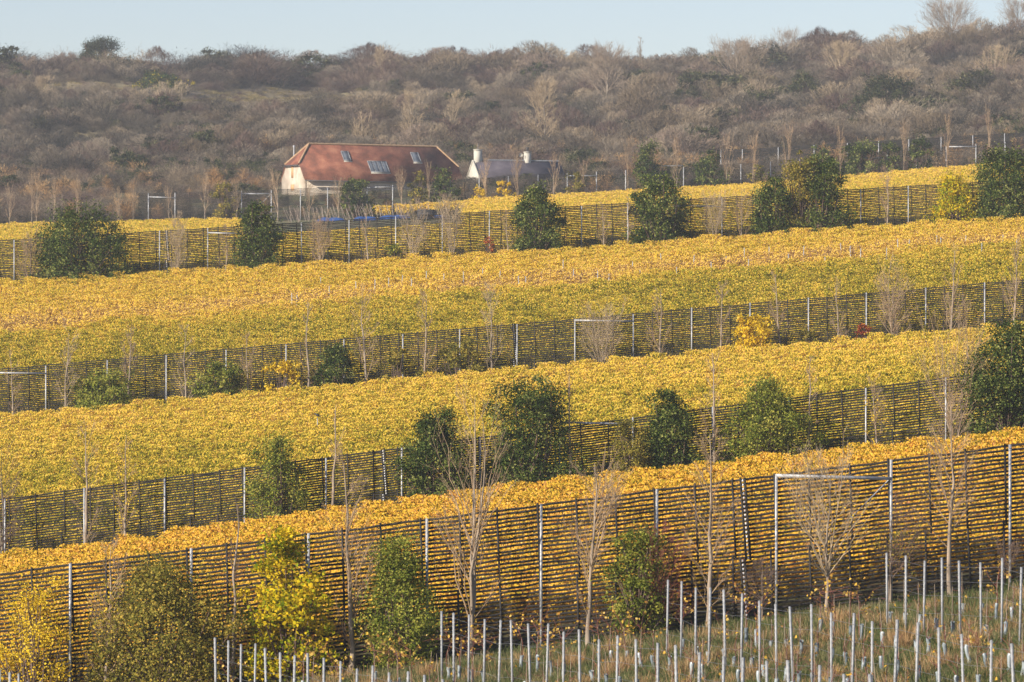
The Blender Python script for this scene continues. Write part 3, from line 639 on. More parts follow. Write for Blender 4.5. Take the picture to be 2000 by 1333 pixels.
# ------------------------------------------------------------------ barn
def roof_mat(name, c1, c2, c3, row):
    m, t, N, L = nmat(name)
    tc = N.new('ShaderNodeTexCoord'); n1 = N.new('ShaderNodeTexNoise'); n1.inputs['Scale'].default_value = 0.55; n1.inputs['Detail'].default_value = 6; L.new(tc.outputs['Object'], n1.inputs['Vector'])
    n2 = N.new('ShaderNodeTexNoise'); n2.inputs['Scale'].default_value = 9.0; n2.inputs['Detail'].default_value = 2; L.new(tc.outputs['Object'], n2.inputs['Vector'])
    ad = N.new('ShaderNodeMath'); ad.operation = 'MULTIPLY_ADD'; ad.inputs[1].default_value = 0.5; L.new(n2.outputs[0], ad.inputs[0]); L.new(n1.outputs[0], ad.inputs[2])
    rp = ramp(N, [(0.58, c1), (0.75, c2), (0.95, c3)]); L.new(ad.outputs[0], rp.inputs[0])
    sp = N.new('ShaderNodeSeparateXYZ'); L.new(tc.outputs['Object'], sp.inputs[0])
    wv = N.new('ShaderNodeMath'); wv.operation = 'MULTIPLY'; wv.inputs[1].default_value = 1.0 / row; L.new(sp.outputs[2], wv.inputs[0])
    fr = N.new('ShaderNodeMath'); fr.operation = 'FRACT'; L.new(wv.outputs[0], fr.inputs[0])
    b = N.new('ShaderNodeBump'); b.inputs['Strength'].default_value = 0.9; b.inputs['Distance'].default_value = 0.08; L.new(fr.outputs[0], b.inputs['Height'])
    p = N.new('ShaderNodeBsdfPrincipled'); p.inputs['Roughness'].default_value = 0.85; L.new(rp.outputs[0], p.inputs[0]); L.new(b.outputs[0], p.inputs['Normal'])
    o = N.new('ShaderNodeOutputMaterial'); L.new(p.outputs[0], o.inputs[0]); return m
M['tile'] = roof_mat('red_clay_tile', (0.100, 0.035, 0.021), (0.205, 0.068, 0.038), (0.30, 0.130, 0.074), 0.24)
M['slate'] = roof_mat('purple_slate', (0.050, 0.043, 0.060), (0.072, 0.062, 0.082), (0.105, 0.093, 0.108), 0.15)
M['ridge'] = pmat('ochre_ridge_tile', (0.32, 0.19, 0.10), (0.42, 0.29, 0.17), 2.0, 0.85)
M['plaster'] = pmat('cream_render', (0.33, 0.27, 0.21), (0.50, 0.44, 0.36), 0.9, 0.9)
M['white'] = pmat('white_render', (0.40, 0.38, 0.33), (0.48, 0.46, 0.40), 1.2, 0.9)
M['wood'] = pmat('tan_wood', (0.42, 0.24, 0.11), (0.55, 0.34, 0.17), 3, 0.8)
M['dark'] = pmat('dark_gutter', (0.03, 0.03, 0.035), (0.06, 0.06, 0.065), 3, 0.6)
M['glass'] = pmat('skylight_glass', (0.10, 0.12, 0.15), (0.16, 0.18, 0.21), 1.5, 0.12)
M['lead'] = pmat('grey_frame', (0.17, 0.18, 0.20), (0.26, 0.27, 0.29), 3, 0.5)
a28 = math.radians(28); BD = 640.0
bz = ZP(375, BD); bx = X(595, BD)
barn = empty('barn', (bx, BD, bz), a28); tag(barn, 'long barn with red tiled half hipped roof and pale walls below the hill', 'barn')
Lb, Db, ze, zh, zr = 26.0, 8.0, 2.2, 4.2, 7.2
b = MB()
for (u0, u1) in ((0.25, Lb - 0.25),):
    b.box(((u0 + u1) / 2, 0.2, ze / 2 - 0.6), (u1 - u0, 0.4, ze + 1.2)); b.box(((u0 + u1) / 2, Db - 0.2, ze / 2 - 0.6), (u1 - u0, 0.4, ze + 1.2))
b.build('wall', M['plaster'], barn)
for u in (0.02, Lb - 0.42):
    b = MB(); pr = [(0.0, -1.2), (Db, -1.2), (Db, ze - 0.1), (6.4, zh - 0.05), (1.6, zh - 0.05), (0.0, ze - 0.1)]
    v = [(u, p, q) for p, q in pr] + [(u + 0.4, p, q) for p, q in pr]; v += [(u, 4, 1.4), (u + 0.4, 4, 1.4)]
    t = []
    for k in range(6):
        k2 = (k + 1) % 6; t += [[k2, k, 12], [6 + k, 6 + k2, 13], [k, k2, 6 + k], [k2, 6 + k2, 6 + k]]
    b.raw(v, None, t); b.build('gable_wall', M['plaster'], barn)
s = 1.25; e0 = -0.35; we = zh - (1.6 - e0) * s
b = MB()
b.poly_slab([(-0.12, e0, we), (Lb + 0.12, e0, we), (Lb + 0.12, 1.6, zh), (Lb - 2.3, 4, zr), (2.6, 4, zr), (-0.12, 1.6, zh)], 0.12)
b.poly_slab([(Lb + 0.12, Db - e0, we), (-0.12, Db - e0, we), (-0.12, 6.4, zh), (2.6, 4, zr), (Lb - 2.3, 4, zr), (Lb + 0.12, 6.4, zh)], 0.12)
b.poly_slab([(-0.25, 6.4, zh - 0.1), (-0.25, 1.6, zh - 0.1), (2.6, 4, zr)], 0.12); b.poly_slab([(Lb + 0.25, 1.6, zh - 0.1), (Lb + 0.25, 6.4, zh - 0.1), (Lb - 2.3, 4, zr)], 0.12)
roof = b.build('roof', M['tile'], barn)
b = MB()
for p, q in (((2.5, 4, zr + 0.06), (Lb - 2.2, 4, zr + 0.06)), ((2.6, 4, zr + 0.05), (-0.2, 1.6, zh + 0.0)), ((2.6, 4, zr + 0.05), (-0.2, 6.4, zh + 0.0)), ((Lb - 2.3, 4, zr + 0.05), (Lb + 0.2, 1.6, zh)), ((Lb - 2.3, 4, zr + 0.05), (Lb + 0.2, 6.4, zh))):
    m_ = int(np.linalg.norm(np.array(q) - np.array(p)) / 0.45); P = np.array([np.array(p) + (np.array(q) - np.array(p)) * k / m_ for k in range(m_ + 1)])
    rr = 0.13 + 0.02 * (np.arange(m_ + 1) % 2); b.tubes(P[None], rr[None], 6)
b.build('ridge_tiles', M['ridge'], roof)
b = MB(); b.bar((-0.1, e0 - 0.1, we - 0.12), (Lb + 0.1, e0 - 0.1, we - 0.12), 0.16, 0.14); b.bar((-0.36, 1.5, zh - 0.25), (-0.36, 6.5, zh - 0.25), 0.16, 0.14); b.build('gutter', M['dark'], barn)
def skylight(u0, u1, f0, f1, panes):
    n = np.array([0, -s, 1.0]) / math.hypot(s, 1)
    def pt(u, f, h): vv = e0 + (4 - e0) * f; return np.array([u, vv, we + (vv - e0) * s]) + n * h
    fr = MB(); fw = 0.09
    for a_, b_, c_, d_ in ((u0, u1, f0, f0), (u0, u1, f1, f1), (u0, u0, f0, f1), (u1, u1, f0, f1)):
        fr.bar(pt(a_, c_, 0.06), pt(b_, d_, 0.06), fw * (1.6 if c_ == d_ == f0 else 1), 0.14)
    for k in range(1, panes): uu = u0 + (u1 - u0) * k / panes; fr.bar(pt(uu, f0, 0.07), pt(uu, f1, 0.07), fw * 0.8, 0.1)
    o = fr.build('skylight', M['lead'], barn)
    for k in range(panes):
        ua = u0 + (u1 - u0) * k / panes + 0.04; ub = u0 + (u1 - u0) * (k + 1) / panes - 0.04
        g = MB(); g.poly_slab([pt(ua, f0, 0.075), pt(ub, f0, 0.075), pt(ub, f1, 0.075), pt(ua, f1, 0.075)], 0.03); g.build('pane', M['glass'], o)
    fl = MB(); fl.bar(pt(u0 - 0.1, f0 - 0.035, 0.05), pt(u1 + 0.15, f0 - 0.035, 0.05), 0.16, 0.05); fl.build('flashing', M['white'], o)
skylight(7.4, 8.5, 0.56, 0.81, 1); skylight(18.9, 20.1, 0.56, 0.82, 1); skylight(11.2, 14.2, 0.25, 0.55, 4)
def local_box(name, c, d, mat, par): bb = MB(); bb.box(c, d); return bb.build(name, mat, par)
w_ = local_box('door', (-0.02, 4.2, 3.05), (0.14, 0.55, 1.7), M['wood'], barn)
w_ = local_box('window', (-0.02, 4.1, 0.75), (0.14, 0.9, 0.9), M['wood'], barn)
b = MB(); b.tubes([[(1.2, 6.2, 3.9), (1.2, 6.2, 5.6), (1.2, 6.2, 6.9)]], [[0.11, 0.11, 0.11]], 8); b.tubes([[(1.2, 6.2, 6.8), (1.2, 6.2, 7.05)]], [[0.18, 0.16]], 8); b.build('flue_pipe', M['steel'], barn)

# ------------------------------------------------------------------ cottage
CD = 648.0; a20 = math.radians(20)
cz = ZP(376, CD); cx = X(936, CD)
cot = empty('cottage', (cx, CD, cz), a20); tag(cot, 'small white cottage with purple slate roof and two white chimneys', 'cottage')
Lc, Dc, ce, cr = 13.6, 5.4, 2.35, 4.75
b = MB(); b.box((Lc / 2, 0.15, ce / 2 - 0.5), (Lc - 0.5, 0.3, ce + 1.0)); b.box((Lc / 2, Dc - 0.15, ce / 2 - 0.5), (Lc - 0.5, 0.3, ce + 1.0)); b.build('wall', M['white'], cot)
for u in (0.0, Lc - 0.3):
    b = MB(); pr = [(0, -1.0), (Dc, -1.0), (Dc, ce), (Dc / 2, cr - 0.05), (0, ce)]; v = [(u, p, q) for p, q in pr] + [(u + 0.3, p, q) for p, q in pr]; t = [[1, 0, 2], [2, 0, 4], [2, 4, 3], [5, 6, 7], [5, 7, 9], [9, 7, 8]]
    for k in range(5): k2 = (k + 1) % 5; t += [[k, k2, 5 + k], [k2, 5 + k2, 5 + k]]
    b.raw(v, None, t); b.build('gable_wall', M['white'], cot)
sl = (cr - ce) / (Dc / 2); o_ = 0.35
b = MB(); b.poly_slab([(0.32, -o_, ce - o_ * sl + 0.12), (Lc + 0.1, -o_, ce - o_ * sl + 0.12), (Lc + 0.1, Dc / 2, cr + 0.12), (0.32, Dc / 2, cr + 0.12)], 0.12)
b.poly_slab([(Lc + 0.1, Dc + o_, ce - o_ * sl + 0.12), (0.32, Dc + o_, ce - o_ * sl + 0.12), (0.32, Dc / 2, cr + 0.12), (Lc + 0.1, Dc / 2, cr + 0.12)], 0.12)
croof = b.build('roof', M['slate'], cot)
b = MB(); m_ = 30; P = np.array([[0.3 + (Lc - 0.2) * k / m_, Dc / 2, cr + 0.15] for k in range(m_ + 1)]); b.tubes(P[None], (0.11 + 0.015 * (np.arange(m_ + 1) % 2))[None], 6); b.build('ridge_tiles', M['lead'], croof)
b = MB(); b.bar((-0.04, -o_, ce - o_ * sl + 0.02), (-0.04, Dc / 2, cr + 0.1), 0.2, 0.1); b.bar((-0.04, Dc + o_, ce - o_ * sl + 0.02), (-0.04, Dc / 2, cr + 0.1), 0.2, 0.1); b.build('bargeboard', M['white'], cot)
for (u, wd, h) in ((0.75, 1.25, 6.35), (8.6, 1.05, 6.1)):
    b = MB(); b.box((u, Dc / 2, (h + 3.6) / 2), (wd * 0.86, 0.75, h - 3.6)); b.box((u, Dc / 2, h + 0.06), (wd * 0.86 + 0.12, 0.87, 0.14)); ch = b.build('chimney', M['white'], cot)
    b = MB()
    if u < 2: b.tubes([[(u, Dc / 2, h), (u, Dc / 2, h + 0.7), (u, Dc / 2, h + 1.05)]], [[0.03, 0.03, 0.03]], 5); b.build('aerial', M['lead'], ch)
    else: b.tubes([[(u, Dc / 2, h), (u, Dc / 2, h + 0.5), (u, Dc / 2, h + 0.55), (u, Dc / 2, h + 0.8)]], [[0.15, 0.15, 0.22, 0.2]], 8); b.build('chimney_pot', M['dark'], ch)
b = MB(); k = 12; an = np.arange(k) * 2 * math.pi / k
ring = lambda r, dy: [(7.35 + r * 0.8 * math.cos(q), Dc / 2 - 0.55 + dy, cr + 0.95 + r * 0.8 * math.sin(q)) for q in an]
v = ring(0.38, 0) + ring(0.22, 0.09) + [(7.35, Dc / 2 - 0.43, cr + 0.95)]; q = [[i_, (i_ + 1) % k, k + (i_ + 1) % k, k + i_] for i_ in range(k)]; b.raw(v, q, [[k + i_, k + (i_ + 1) % k, 2 * k] for i_ in range(k)])
b.bar((7.35, Dc / 2 - 0.45, cr + 0.95), (8.1, Dc / 2 - 0.1, cr + 0.9), 0.05, 0.05); b.build('satellite_dish', M['white'], cot)

# ------------------------------------------------------------------ trees and bushes along the windbreaks
ORD = ['first', 'second', 'third', 'fourth', 'fifth', 'sixth', 'seventh', 'eighth', 'ninth', 'tenth', 'eleventh', 'twelfth', 'thirteenth', 'fourteenth', 'fifteenth', 'sixteenth', 'seventeenth', 'eighteenth', 'nineteenth', 'twentieth', 'twenty-first', 'twenty-second', 'twenty-third', 'twenty-fourth']
SEED = [100]
def ordw(n):
    if n <= 20: return ORD[n - 1]
    t = ['twentieth', 'thirtieth', 'fortieth'][n // 10 - 2]; return t if n % 10 == 0 else ['twenty', 'thirty', 'forty'][n // 10 - 2] + '-' + ORD[n % 10 - 1]
def base_of(px, d): x = X(px, d); return x, g1(x, d)
def hpx(px, d, top): x, z = base_of(px, d); return ZP(top, d) - z
def add_bush(name, px, d, top, wpx, mat, leaf, label, cat='bush', group=None, cover=2.2, prof=None, twig='darktwig', dy=-1.3, sd=0.16, low=0.02, spikes=6):
    SEED[0] += 1; rng = np.random.default_rng(SEED[0]); dd = d + dy
    x, z = base_of(px, dd); H = ZP(top, dd) - z; W = wpx / F * dd
    st, fo = bush(rng, W, H, leaf, cover, prof=prof, sd=sd, low=low, spikes=spikes)
    r = empty(name, (x, dd, z)); tag(r, label, cat, group)
    st.build('stems', M[twig], r); fo.build('foliage', M[mat], r)
    return r
def add_bare(name, px, d, top, wpx, label, group=None, twig='twig', leaves=0, leafmat='yellow', leafsize=0.10, dy=-1.3, cat='tree', bark='bark', **kw):
    SEED[0] += 1; rng = np.random.default_rng(SEED[0]); dd = d + dy
    x, z = base_of(px, dd); H = ZP(top, dd) - z; W = wpx / F * dd
    a_ = kw.pop('ang', (20, 42)); q = rng.uniform(0.75, 1.3); tr, br, tips = bare_tree(rng, H, W * rng.uniform(0.95, 1.15), ang=(a_[0] * q, min(78, a_[1] * q)), **kw)
    r = empty(name, (x, dd, z), 0); tag(r, label, cat, group)
    tr.build('trunk', M[bark], r); br.build('branches', M[twig], r)
    if leaves:
        c = tips[rng.choice(len(tips), leaves)] + rng.normal(size=(leaves, 3)) * 0.06; keep = c[:, 2] < H * 0.8; c = c[keep]
        fo = MB(); fo.quads(leaf_quads(c, leafsize * rng.uniform(0.7, 1.3, len(c)), rng, 0.1), rng.uniform(0.1, 1, len(c))); fo.build('leaves', M[leafmat], r)
    return r
# ---- nearest fence
g = 'bare trees along the nearest windbreak'
near = dict(nb=32, n2=5, n3=4, tw=0.0046)
add_bare('bare_tree', 207, D1, 1065, 105, 'sparse twiggy tree with a few yellow leaves near the far left post', g, 'twig', 160, nb=30, n2=6, n3=2, tw=0.007)
add_bare('bare_tree', 455, D1, 985, 62, 'slim dark stemmed bare tree left of the yellow maple', g, 'darktwig', 0, nb=26, n2=4, n3=2, tw=0.007)
add_bare('bare_tree', 685, D1, 905, 120, 'bare tree between the yellow maple and the round green willow', g, 'twig', 0, **near)
add_bare('bare_tree', 918, D1, 775, 185, 'tallest bare tree, many pale stems fanning up over both lower fences', g, 'twig', 0, stems=3, nb=11, n2=4, n3=3, tw=0.0048, ang=(12, 34), t0=0.08)
add_bare('bare_tree', 1148, D1, 905, 150, 'bare fan shaped tree right of the tallest one, behind the trellis posts', g, 'twig', 0, t0=0.15, **near)
add_bare('bare_tree', 1383, D1, 850, 135, 'slender bare tree just left of the laced seam in the nearest fence', g, 'twig', 0, **near)
add_bare('bare_tree', 1490, D1, 1108, 105, 'small pale trunked bare tree right of the laced seam', g, 'darktwig', 40, nb=24, n2=5, n3=2, tw=0.006, t0=0.35, ang=(25, 60))
add_bare('bare_tree', 1613, D1, 925, 195, 'broad tan tree fanning out under the steel cross beam', g, 'paletwig', 220, stems=1, nb=38, n2=5, n3=4, tw=0.0052, t0=0.2, ang=(14, 44), leafsize=0.08)
add_bare('bare_tree', 1738, D1, 1000, 180, 'low spreading olive twigged tree right of the cross beam', g, 'darktwig', 900, 'olive', 0.075, nb=28, n2=6, n3=3, tw=0.005, t0=0.25, ang=(35, 75), top_len=0.6)
add_bare('bare_tree', 1857, D1, 800, 150, 'tall pale trunked bare tree near the right edge', g, 'twig', 0, t0=0.25, **near)
add_bare('bare_tree', 1970, D1, 1075, 95, 'little bare tree at the foot of the rightmost fence post', g, 'darktwig', 20, nb=22, n2=4, n3=2, tw=0.006, t0=0.3, ang=(30, 70))
add_bush('thin_shrub', 65, D1, 1165, 150, 'yellow', 0.085, 'thin shrub with scattered yellow leaves in the lower left corner', cover=0.55, sd=0.2)
add_bush('olive_shrub', 312, D1, 1125, 265, 'olive', 0.10, 'wide olive green shrub in front of the nearest fence, left of the yellow maple', cover=1.7, sd=0.2)
add_bush('yellow_maple', 556, D1, 1070, 165, 'maple', 0.15, 'bright yellow green maple standing against the nearest fence', 'tree', cover=2.1, prof=[(0, 0.35), (0.12, 0.85), (0.35, 1.0), (0.6, 0.85), (0.82, 0.55), (0.95, 0.3), (1, 0.1)], low=0.08, spikes=4)
add_bush('green_willow', 782, D1, 1072, 142, 'green', 0.085, 'rounded grey green willow right of the yellow maple', 'tree', cover=2.0, prof=[(0, 0.6), (0.15, 0.95), (0.4, 1.0), (0.7, 0.72), (0.9, 0.4), (1, 0.2)])
add_bush('green_shrub', 1246, D1, 1050, 105, 'green', 0.085, 'narrow green shrub among red twigs right of centre at the nearest fence', cover=1.7, low=0.12)
add_bare('red_shrub', 1290, D1, 1040, 150, 'dark red twiggy shrub behind the narrow green shrub', None, 'redtwig', 500, 'redleaf', 0.06, dy=-0.8, cat='bush', stems=4, nb=18, n2=6, n3=3, tw=0.007, ang=(20, 60))
# ---- second fence
g = 'bare trees along the second windbreak'
mid = dict(nb=22, n2=4, n3=3, tw=0.0062)
add_bare('bare_tree', 6, D2, 880, 110, 'dark multi stemmed bare tree cut off by the left edge', g, 'darktwig', 60, stems=4, nb=9, n2=4, n3=3, tw=0.0062)
add_bare('bare_tree', 166, D2, 835, 85, 'grey trunked bare tree second from left at the second fence', g, 'twig', 0, **mid)
add_bare('bare_tree', 243, D2, 850, 80, 'thin tree with yellow leaves low down at the second fence', g, 'twig', 260, leafsize=0.11, **mid)
add_bare('bare_tree', 645, D2, 790, 50, 'single straight thin bare sapling beyond the second fence, near the perched bird', g, 'twig', 0, nb=16, n2=3, n3=2, tw=0.008)
add_bare('bare_tree', 1118, D2, 730, 70, 'dark slender tree hugging the right side of the tall dark evergreen', g, 'darktwig', 30, **mid)
add_bare('bare_tree', 1392, D2, 690, 80, 'slim bare tree between the dark bush and the bright green bush', g, 'twig', 0, **mid)
add_bare('bare_tree', 1576, D2, 700, 50, 'thin bare tree just right of the bright green bush', g, 'twig', 0, **mid)
add_bare('bare_tree', 1716, D2, 745, 75, 'bare tree tangled with small yellow leaves, left of the right hand evergreen', g, 'twig', 330, leafsize=0.10, **mid)
add_bare('bare_tree', 1862, D2, 640, 150, 'pale many stemmed bare tree beside the big right hand evergreen', g, 'twig', 0, stems=4, nb=9, n2=4, n3=3, tw=0.0062)
add_bush('evergreen_bush', 545, D2, 878, 112, 'green', 0.12, 'loose dark green bush at the second fence, left of centre', cover=1.4, twig='darktwig', prof=[(0, 0.8), (0.3, 1.0), (0.6, 0.75), (0.85, 0.4), (1, 0.1)])
add_bush('evergreen_bush', 852, D2, 825, 128, 'ever', 0.13, 'solid dark green bush left of the tallest evergreen', cover=2.4)
add_bush('evergreen_bush', 1036, D2, 762, 124, 'ever', 0.13, 'tall dark evergreen in the centre of the picture at the second fence', cover=2.5, prof=[(0, 0.8), (0.2, 1.0), (0.5, 0.95), (0.75, 0.95), (0.9, 0.7), (1, 0.3)])
add_bush('yellow_green_bush', 1234, D2, 832, 78, 'olive', 0.11, 'small pale yellow green bush against the left of a dark bush', cover=1.9, dy=-1.8)
add_bush('evergreen_bush', 1312, D2, 785, 120, 'ever', 0.13, 'dark green bush at the second fence right of the cross beam', cover=2.2, prof=[(0, 0.9), (0.25, 1.0), (0.55, 0.9), (0.8, 0.5), (1, 0.15)])
add_bush('green_bush', 1498, D2, 765, 148, 'green', 0.12, 'bright mid green bush at the second fence, right of centre', cover=2.3, prof=[(0, 0.85), (0.25, 1.0), (0.6, 0.92), (0.85, 0.55), (1, 0.2)])
add_bush('evergreen_bush', 1972, D2, 655, 150, 'ever', 0.13, 'largest dark evergreen, at the right edge in front of the second fence', cover=2.4, prof=[(0, 0.9), (0.25, 1.0), (0.6, 0.95), (0.85, 0.7), (1, 0.25)])
# ---- middle fence
g = 'bare trees along the middle windbreak'
far = dict(nb=20, n2=4, n3=3, tw=0.0075)
for px, top, wd, tw, lv, lb in [(28, 690, 45, 'twig', 0, 'small bare tree at the far left of the middle fence'), (125, 650, 65, 'paletwig', 0, 'pale bare tree left of the olive bush at the middle fence'),
    (250, 640, 45, 'twig', 0, 'thin bare tree right behind the olive bush at the middle fence'), (366, 640, 60, 'paletwig', 0, 'pale bare tree between the olive bush and the green bush'),
    (486, 655, 48, 'twig', 0, 'bare tree left of the yellow leaved bush at the middle fence'), (600, 590, 36, 'twig', 0, 'tall thin bare tree right of the yellow leaved bush'),
    (717, 575, 72, 'twig', 0, 'bare tree right of the dark green bush at the middle fence'), (830, 575, 60, 'twig', 0, 'bare tree left of the round olive bush at the middle fence'),
    (962, 575, 72, 'paletwig', 0, 'dense pale bare tree left of the laced seam in the middle fence'), (1175, 612, 88, 'paletwig', 0, 'broad bare tree under the steel beam of the middle fence'),
    (1290, 565, 64, 'twig', 0, 'bare tree first to the right of the middle fence beam'), (1408, 555, 50, 'twig', 0, 'bare tree just left of the bright yellow bush'),
    (1524, 535, 48, 'twig', 0, 'bare tree first to the right of the bright yellow bush'), (1637, 545, 46, 'twig', 0, 'bare tree left of the small red bush at the middle fence'),
    (1746, 500, 84, 'twig', 0, 'wide bare tree right of the small red bush'), (1860, 490, 50, 'twig', 0, 'slim bare tree second from the right at the middle fence'), (1984, 480, 50, 'twig', 0, 'slim bare tree at the right end of the middle fence')]:
    add_bare('bare_tree', px, D3, top, wd, lb, g, tw, lv, stems=3 if wd > 75 else 1, **far)
add_bush('olive_bush', 206, D3, 738, 128, 'green', 0.15, 'low olive green bush at the left of the middle fence', cover=2.6, prof=[(0, 0.95), (0.4, 1.0), (0.75, 0.75), (1, 0.2)])
add_bush('green_bush', 437, D3, 720, 108, 'green', 0.15, 'low dark green bush left of the yellow leaved bush', cover=1.9, prof=[(0, 0.95), (0.4, 1.0), (0.75, 0.7), (1, 0.2)])
add_bush('yellow_bush', 551, D3, 715, 80, 'yellow', 0.17, 'bush with loose yellow leaves at the middle fence, left half', cover=0.9)
add_bush('evergreen_bush', 658, D3, 685, 80, 'ever', 0.15, 'dark blue green bush at the middle fence, left of centre', cover=2.2)
add_bush('yellow_green_bush', 777, D3, 690, 68, 'olive', 0.16, 'ragged yellow green bush between two bare trees at the middle fence', cover=1.1)
add_bush('olive_bush', 900, D3, 672, 78, 'olive', 0.15, 'round dull olive bush near the middle of the middle fence', cover=1.7)
add_bush('yellow_bush', 1471, D3, 628, 70, 'yellow', 0.17, 'bright golden yellow bush at the middle fence on the right', cover=3.0, dy=-2.4)
add_bush('olive_bush', 1580, D3, 648, 50, 'olive', 0.16, 'small olive bush right of the golden yellow bush', cover=1.0)
add_bush('red_bush', 1690, D3, 640, 34, 'redleaf', 0.15, 'very small red leaved bush at the foot of the middle fence', cover=1.0)
add_bush('green_bush', 1812, D3, 618, 42, 'olive', 0.15, 'small green bush at the foot of the middle fence far right', cover=1.2)
# ---- fourth fence
g = 'bare trees along the fourth windbreak'
far4 = dict(nb=15, n2=4, n3=3, tw=0.0085)
for px, top, wd, tw, lb in [(58, 455, 60, 'twig', 'bare shrubby tree left of the big dark bush'), (345, 430, 62, 'paletwig', 'pale bare tree between the two dark bushes on the left'),
    (440, 440, 40, 'twig', 'small bare tree against the left of the narrower dark bush'), (626, 430, 60, 'twig', 'bare tree left of the blue sheets'), (718, 400, 40, 'twig', 'thin bare tree in front of the blue sheets'),
    (808, 400, 75, 'paletwig', 'v shaped bare tree in front of the dark crate'), (882, 400, 70, 'paletwig', 'pale yellowish bare tree right of the dark crate'), (990, 415, 30, 'twig', 'thin bare tree against the left of the central dark bush'),
    (1180, 400, 40, 'twig', 'bare tree between the two central dark bushes'), (1224, 390, 30, 'twig', 'thin bare tree just left of the second central dark bush'), (1395, 395, 60, 'paletwig', 'pale bare tree under the beam at the fourth fence'),
    (1448, 385, 46, 'twig', 'bare tree left of the right hand group of dark bushes'), (1735, 335, 46, 'twig', 'bare tree between the dark group and the yellow bush')]:
    add_bare('bare_tree', px, D4, top, wd, lb, g, tw, 0, stems=3 if wd > 58 else 1, **far4)
g2 = 'dark bushes along the fourth windbreak'
add_bush('evergreen_bush', 158, D4, 425, 185, 'ever', 0.17, 'widest dark evergreen bush at the left of the fourth fence', group=g2, cover=2.4, prof=[(0, 0.9), (0.3, 1.0), (0.65, 0.92), (0.85, 0.7), (1, 0.35)])
add_bush('evergreen_bush', 502, D4, 413, 92, 'ever', 0.17, 'dark evergreen bush left of the barn at the fourth fence', group=g2, cover=2.3, prof=[(0, 0.9), (0.3, 0.95), (0.6, 0.85), (0.85, 0.6), (1, 0.3)])
add_bush('evergreen_bush', 1047, D4, 380, 102, 'ever', 0.17, 'dark green bush below the cottage at the fourth fence', group=g2, cover=2.4)
add_bush('evergreen_bush', 1290, D4, 358, 112, 'ever', 0.17, 'dark green bush right of the one below the cottage', group=g2, cover=2.4)
add_bush('evergreen_bush', 1511, D4, 358, 76, 'ever', 0.17, 'dark green bush at the left of the right hand group', group=g2, cover=2.3)
add_bush('yellow_green_bush', 1565, D4, 318, 62, 'olive', 0.17, 'pale yellow green bush between two dark bushes', cover=1.5, dy=-1.0)
add_bush('evergreen_bush', 1608, D4, 325, 84, 'ever', 0.17, 'tall dark green bush at the right of the group with the pale one', group=g2, cover=2.4, prof=[(0, 0.9), (0.3, 1.0), (0.7, 0.8), (0.9, 0.5), (1, 0.2)])
add_bush('yellow_bush', 1868, D4, 352, 76, 'maple', 0.19, 'golden bush left of the dark bush at the right edge', cover=2.1)
add_bush('evergreen_bush', 1962, D4, 303, 120, 'ever', 0.17, 'big dark bush at the right edge of the fourth fence', group=g2, cover=2.4)
add_bush('green_bush', 771, D4, 483, 26, 'green', 0.17, 'tiny green bush at the foot of the fourth fence', cover=1.5)
add_bush('red_bush', 955, D4, 468, 22, 'redleaf', 0.16, 'tiny red leaved bush at a post of the fourth fence', cover=0.7)
# ---- far fence
g = 'dark bushes along the far fence'
for px, top, wd, mt, cv, lb in [(438, 365, 38, 'olive', 1.6, 'olive bush left of the barn at the far fence'), (697, 357, 58, 'ever', 2.0, 'tall ragged dark bush in front of the barn wall'),
    (816, 343, 34, 'olive', 1.2, 'brownish bush in front of the barn roof'), (869, 337, 50, 'ever', 2.2, 'round dark green bush at the right end of the barn'), (1122, 345, 46, 'olive', 1.4, 'olive bush right of the cottage'),
    (1266, 292, 46, 'ever', 2.0, 'dark bush second to the right of the cottage'), (1385, 306, 56, 'ever', 2.2, 'round dark green bush third to the right of the cottage'), (1478, 330, 24, 'olive', 1.4, 'small olive bush at the far fence right of the round dark one'),
    (1607, 297, 50, 'ever', 1.9, 'dark bush behind the tall dark group at the far fence'), (1680, 284, 66, 'ever', 2.1, 'wide dark bush at the far fence right of the dark group'), (1738, 290, 42, 'ever', 1.8, 'smaller dark bush next to the wide one at the far fence'), (1798, 278, 46, 'ever', 1.8, 'dark bush left of the far right cross beam')]:
    add_bush('evergreen_bush' if mt == 'ever' else 'olive_bush', px, D5, top, wd, mt, 0.24, lb, group=g, cover=cv)
for px, top, wd, lb in [(936, 368, 30, 'small orange yellow bush below the cottage gable'), (988, 362, 36, 'orange yellow bush below the cottage roof')]:
    add_bush('yellow_bush', px, D5, top, wd, 'yellow', 0.24, lb, cover=1.4)
g = 'bare saplings along the far fence'
sp_ = [(18, 370, 28), (62, 342, 26), (72, 352, 34), (105, 360, 24), (150, 362, 30), (232, 375, 28), (260, 365, 20), (330, 372, 24), (400, 350, 32), (462, 366, 22), (543, 345, 40), (604, 362, 34), (662, 358, 36), (785, 340, 34), (838, 330, 26), (950, 322, 40), (1012, 318, 40), (1082, 312, 40), (1140, 325, 24), (1225, 285, 26), (1322, 285, 30), (1420, 280, 32), (1470, 275, 26), (1540, 262, 30), (1640, 262, 26), (1765, 250, 28), (1850, 240, 28), (1930, 230, 30)]
tmpl = []
for k in range(6):
    rr = np.random.default_rng(900 + k); tr, br, tips = bare_tree(rr, 4.5, 2.4, nb=16, n2=3, n3=2, tw=0.012, ang=(14, 32)); tmpl.append((tr.mesh('trunk', M['bark']), br.mesh('branches', M['twig'])))
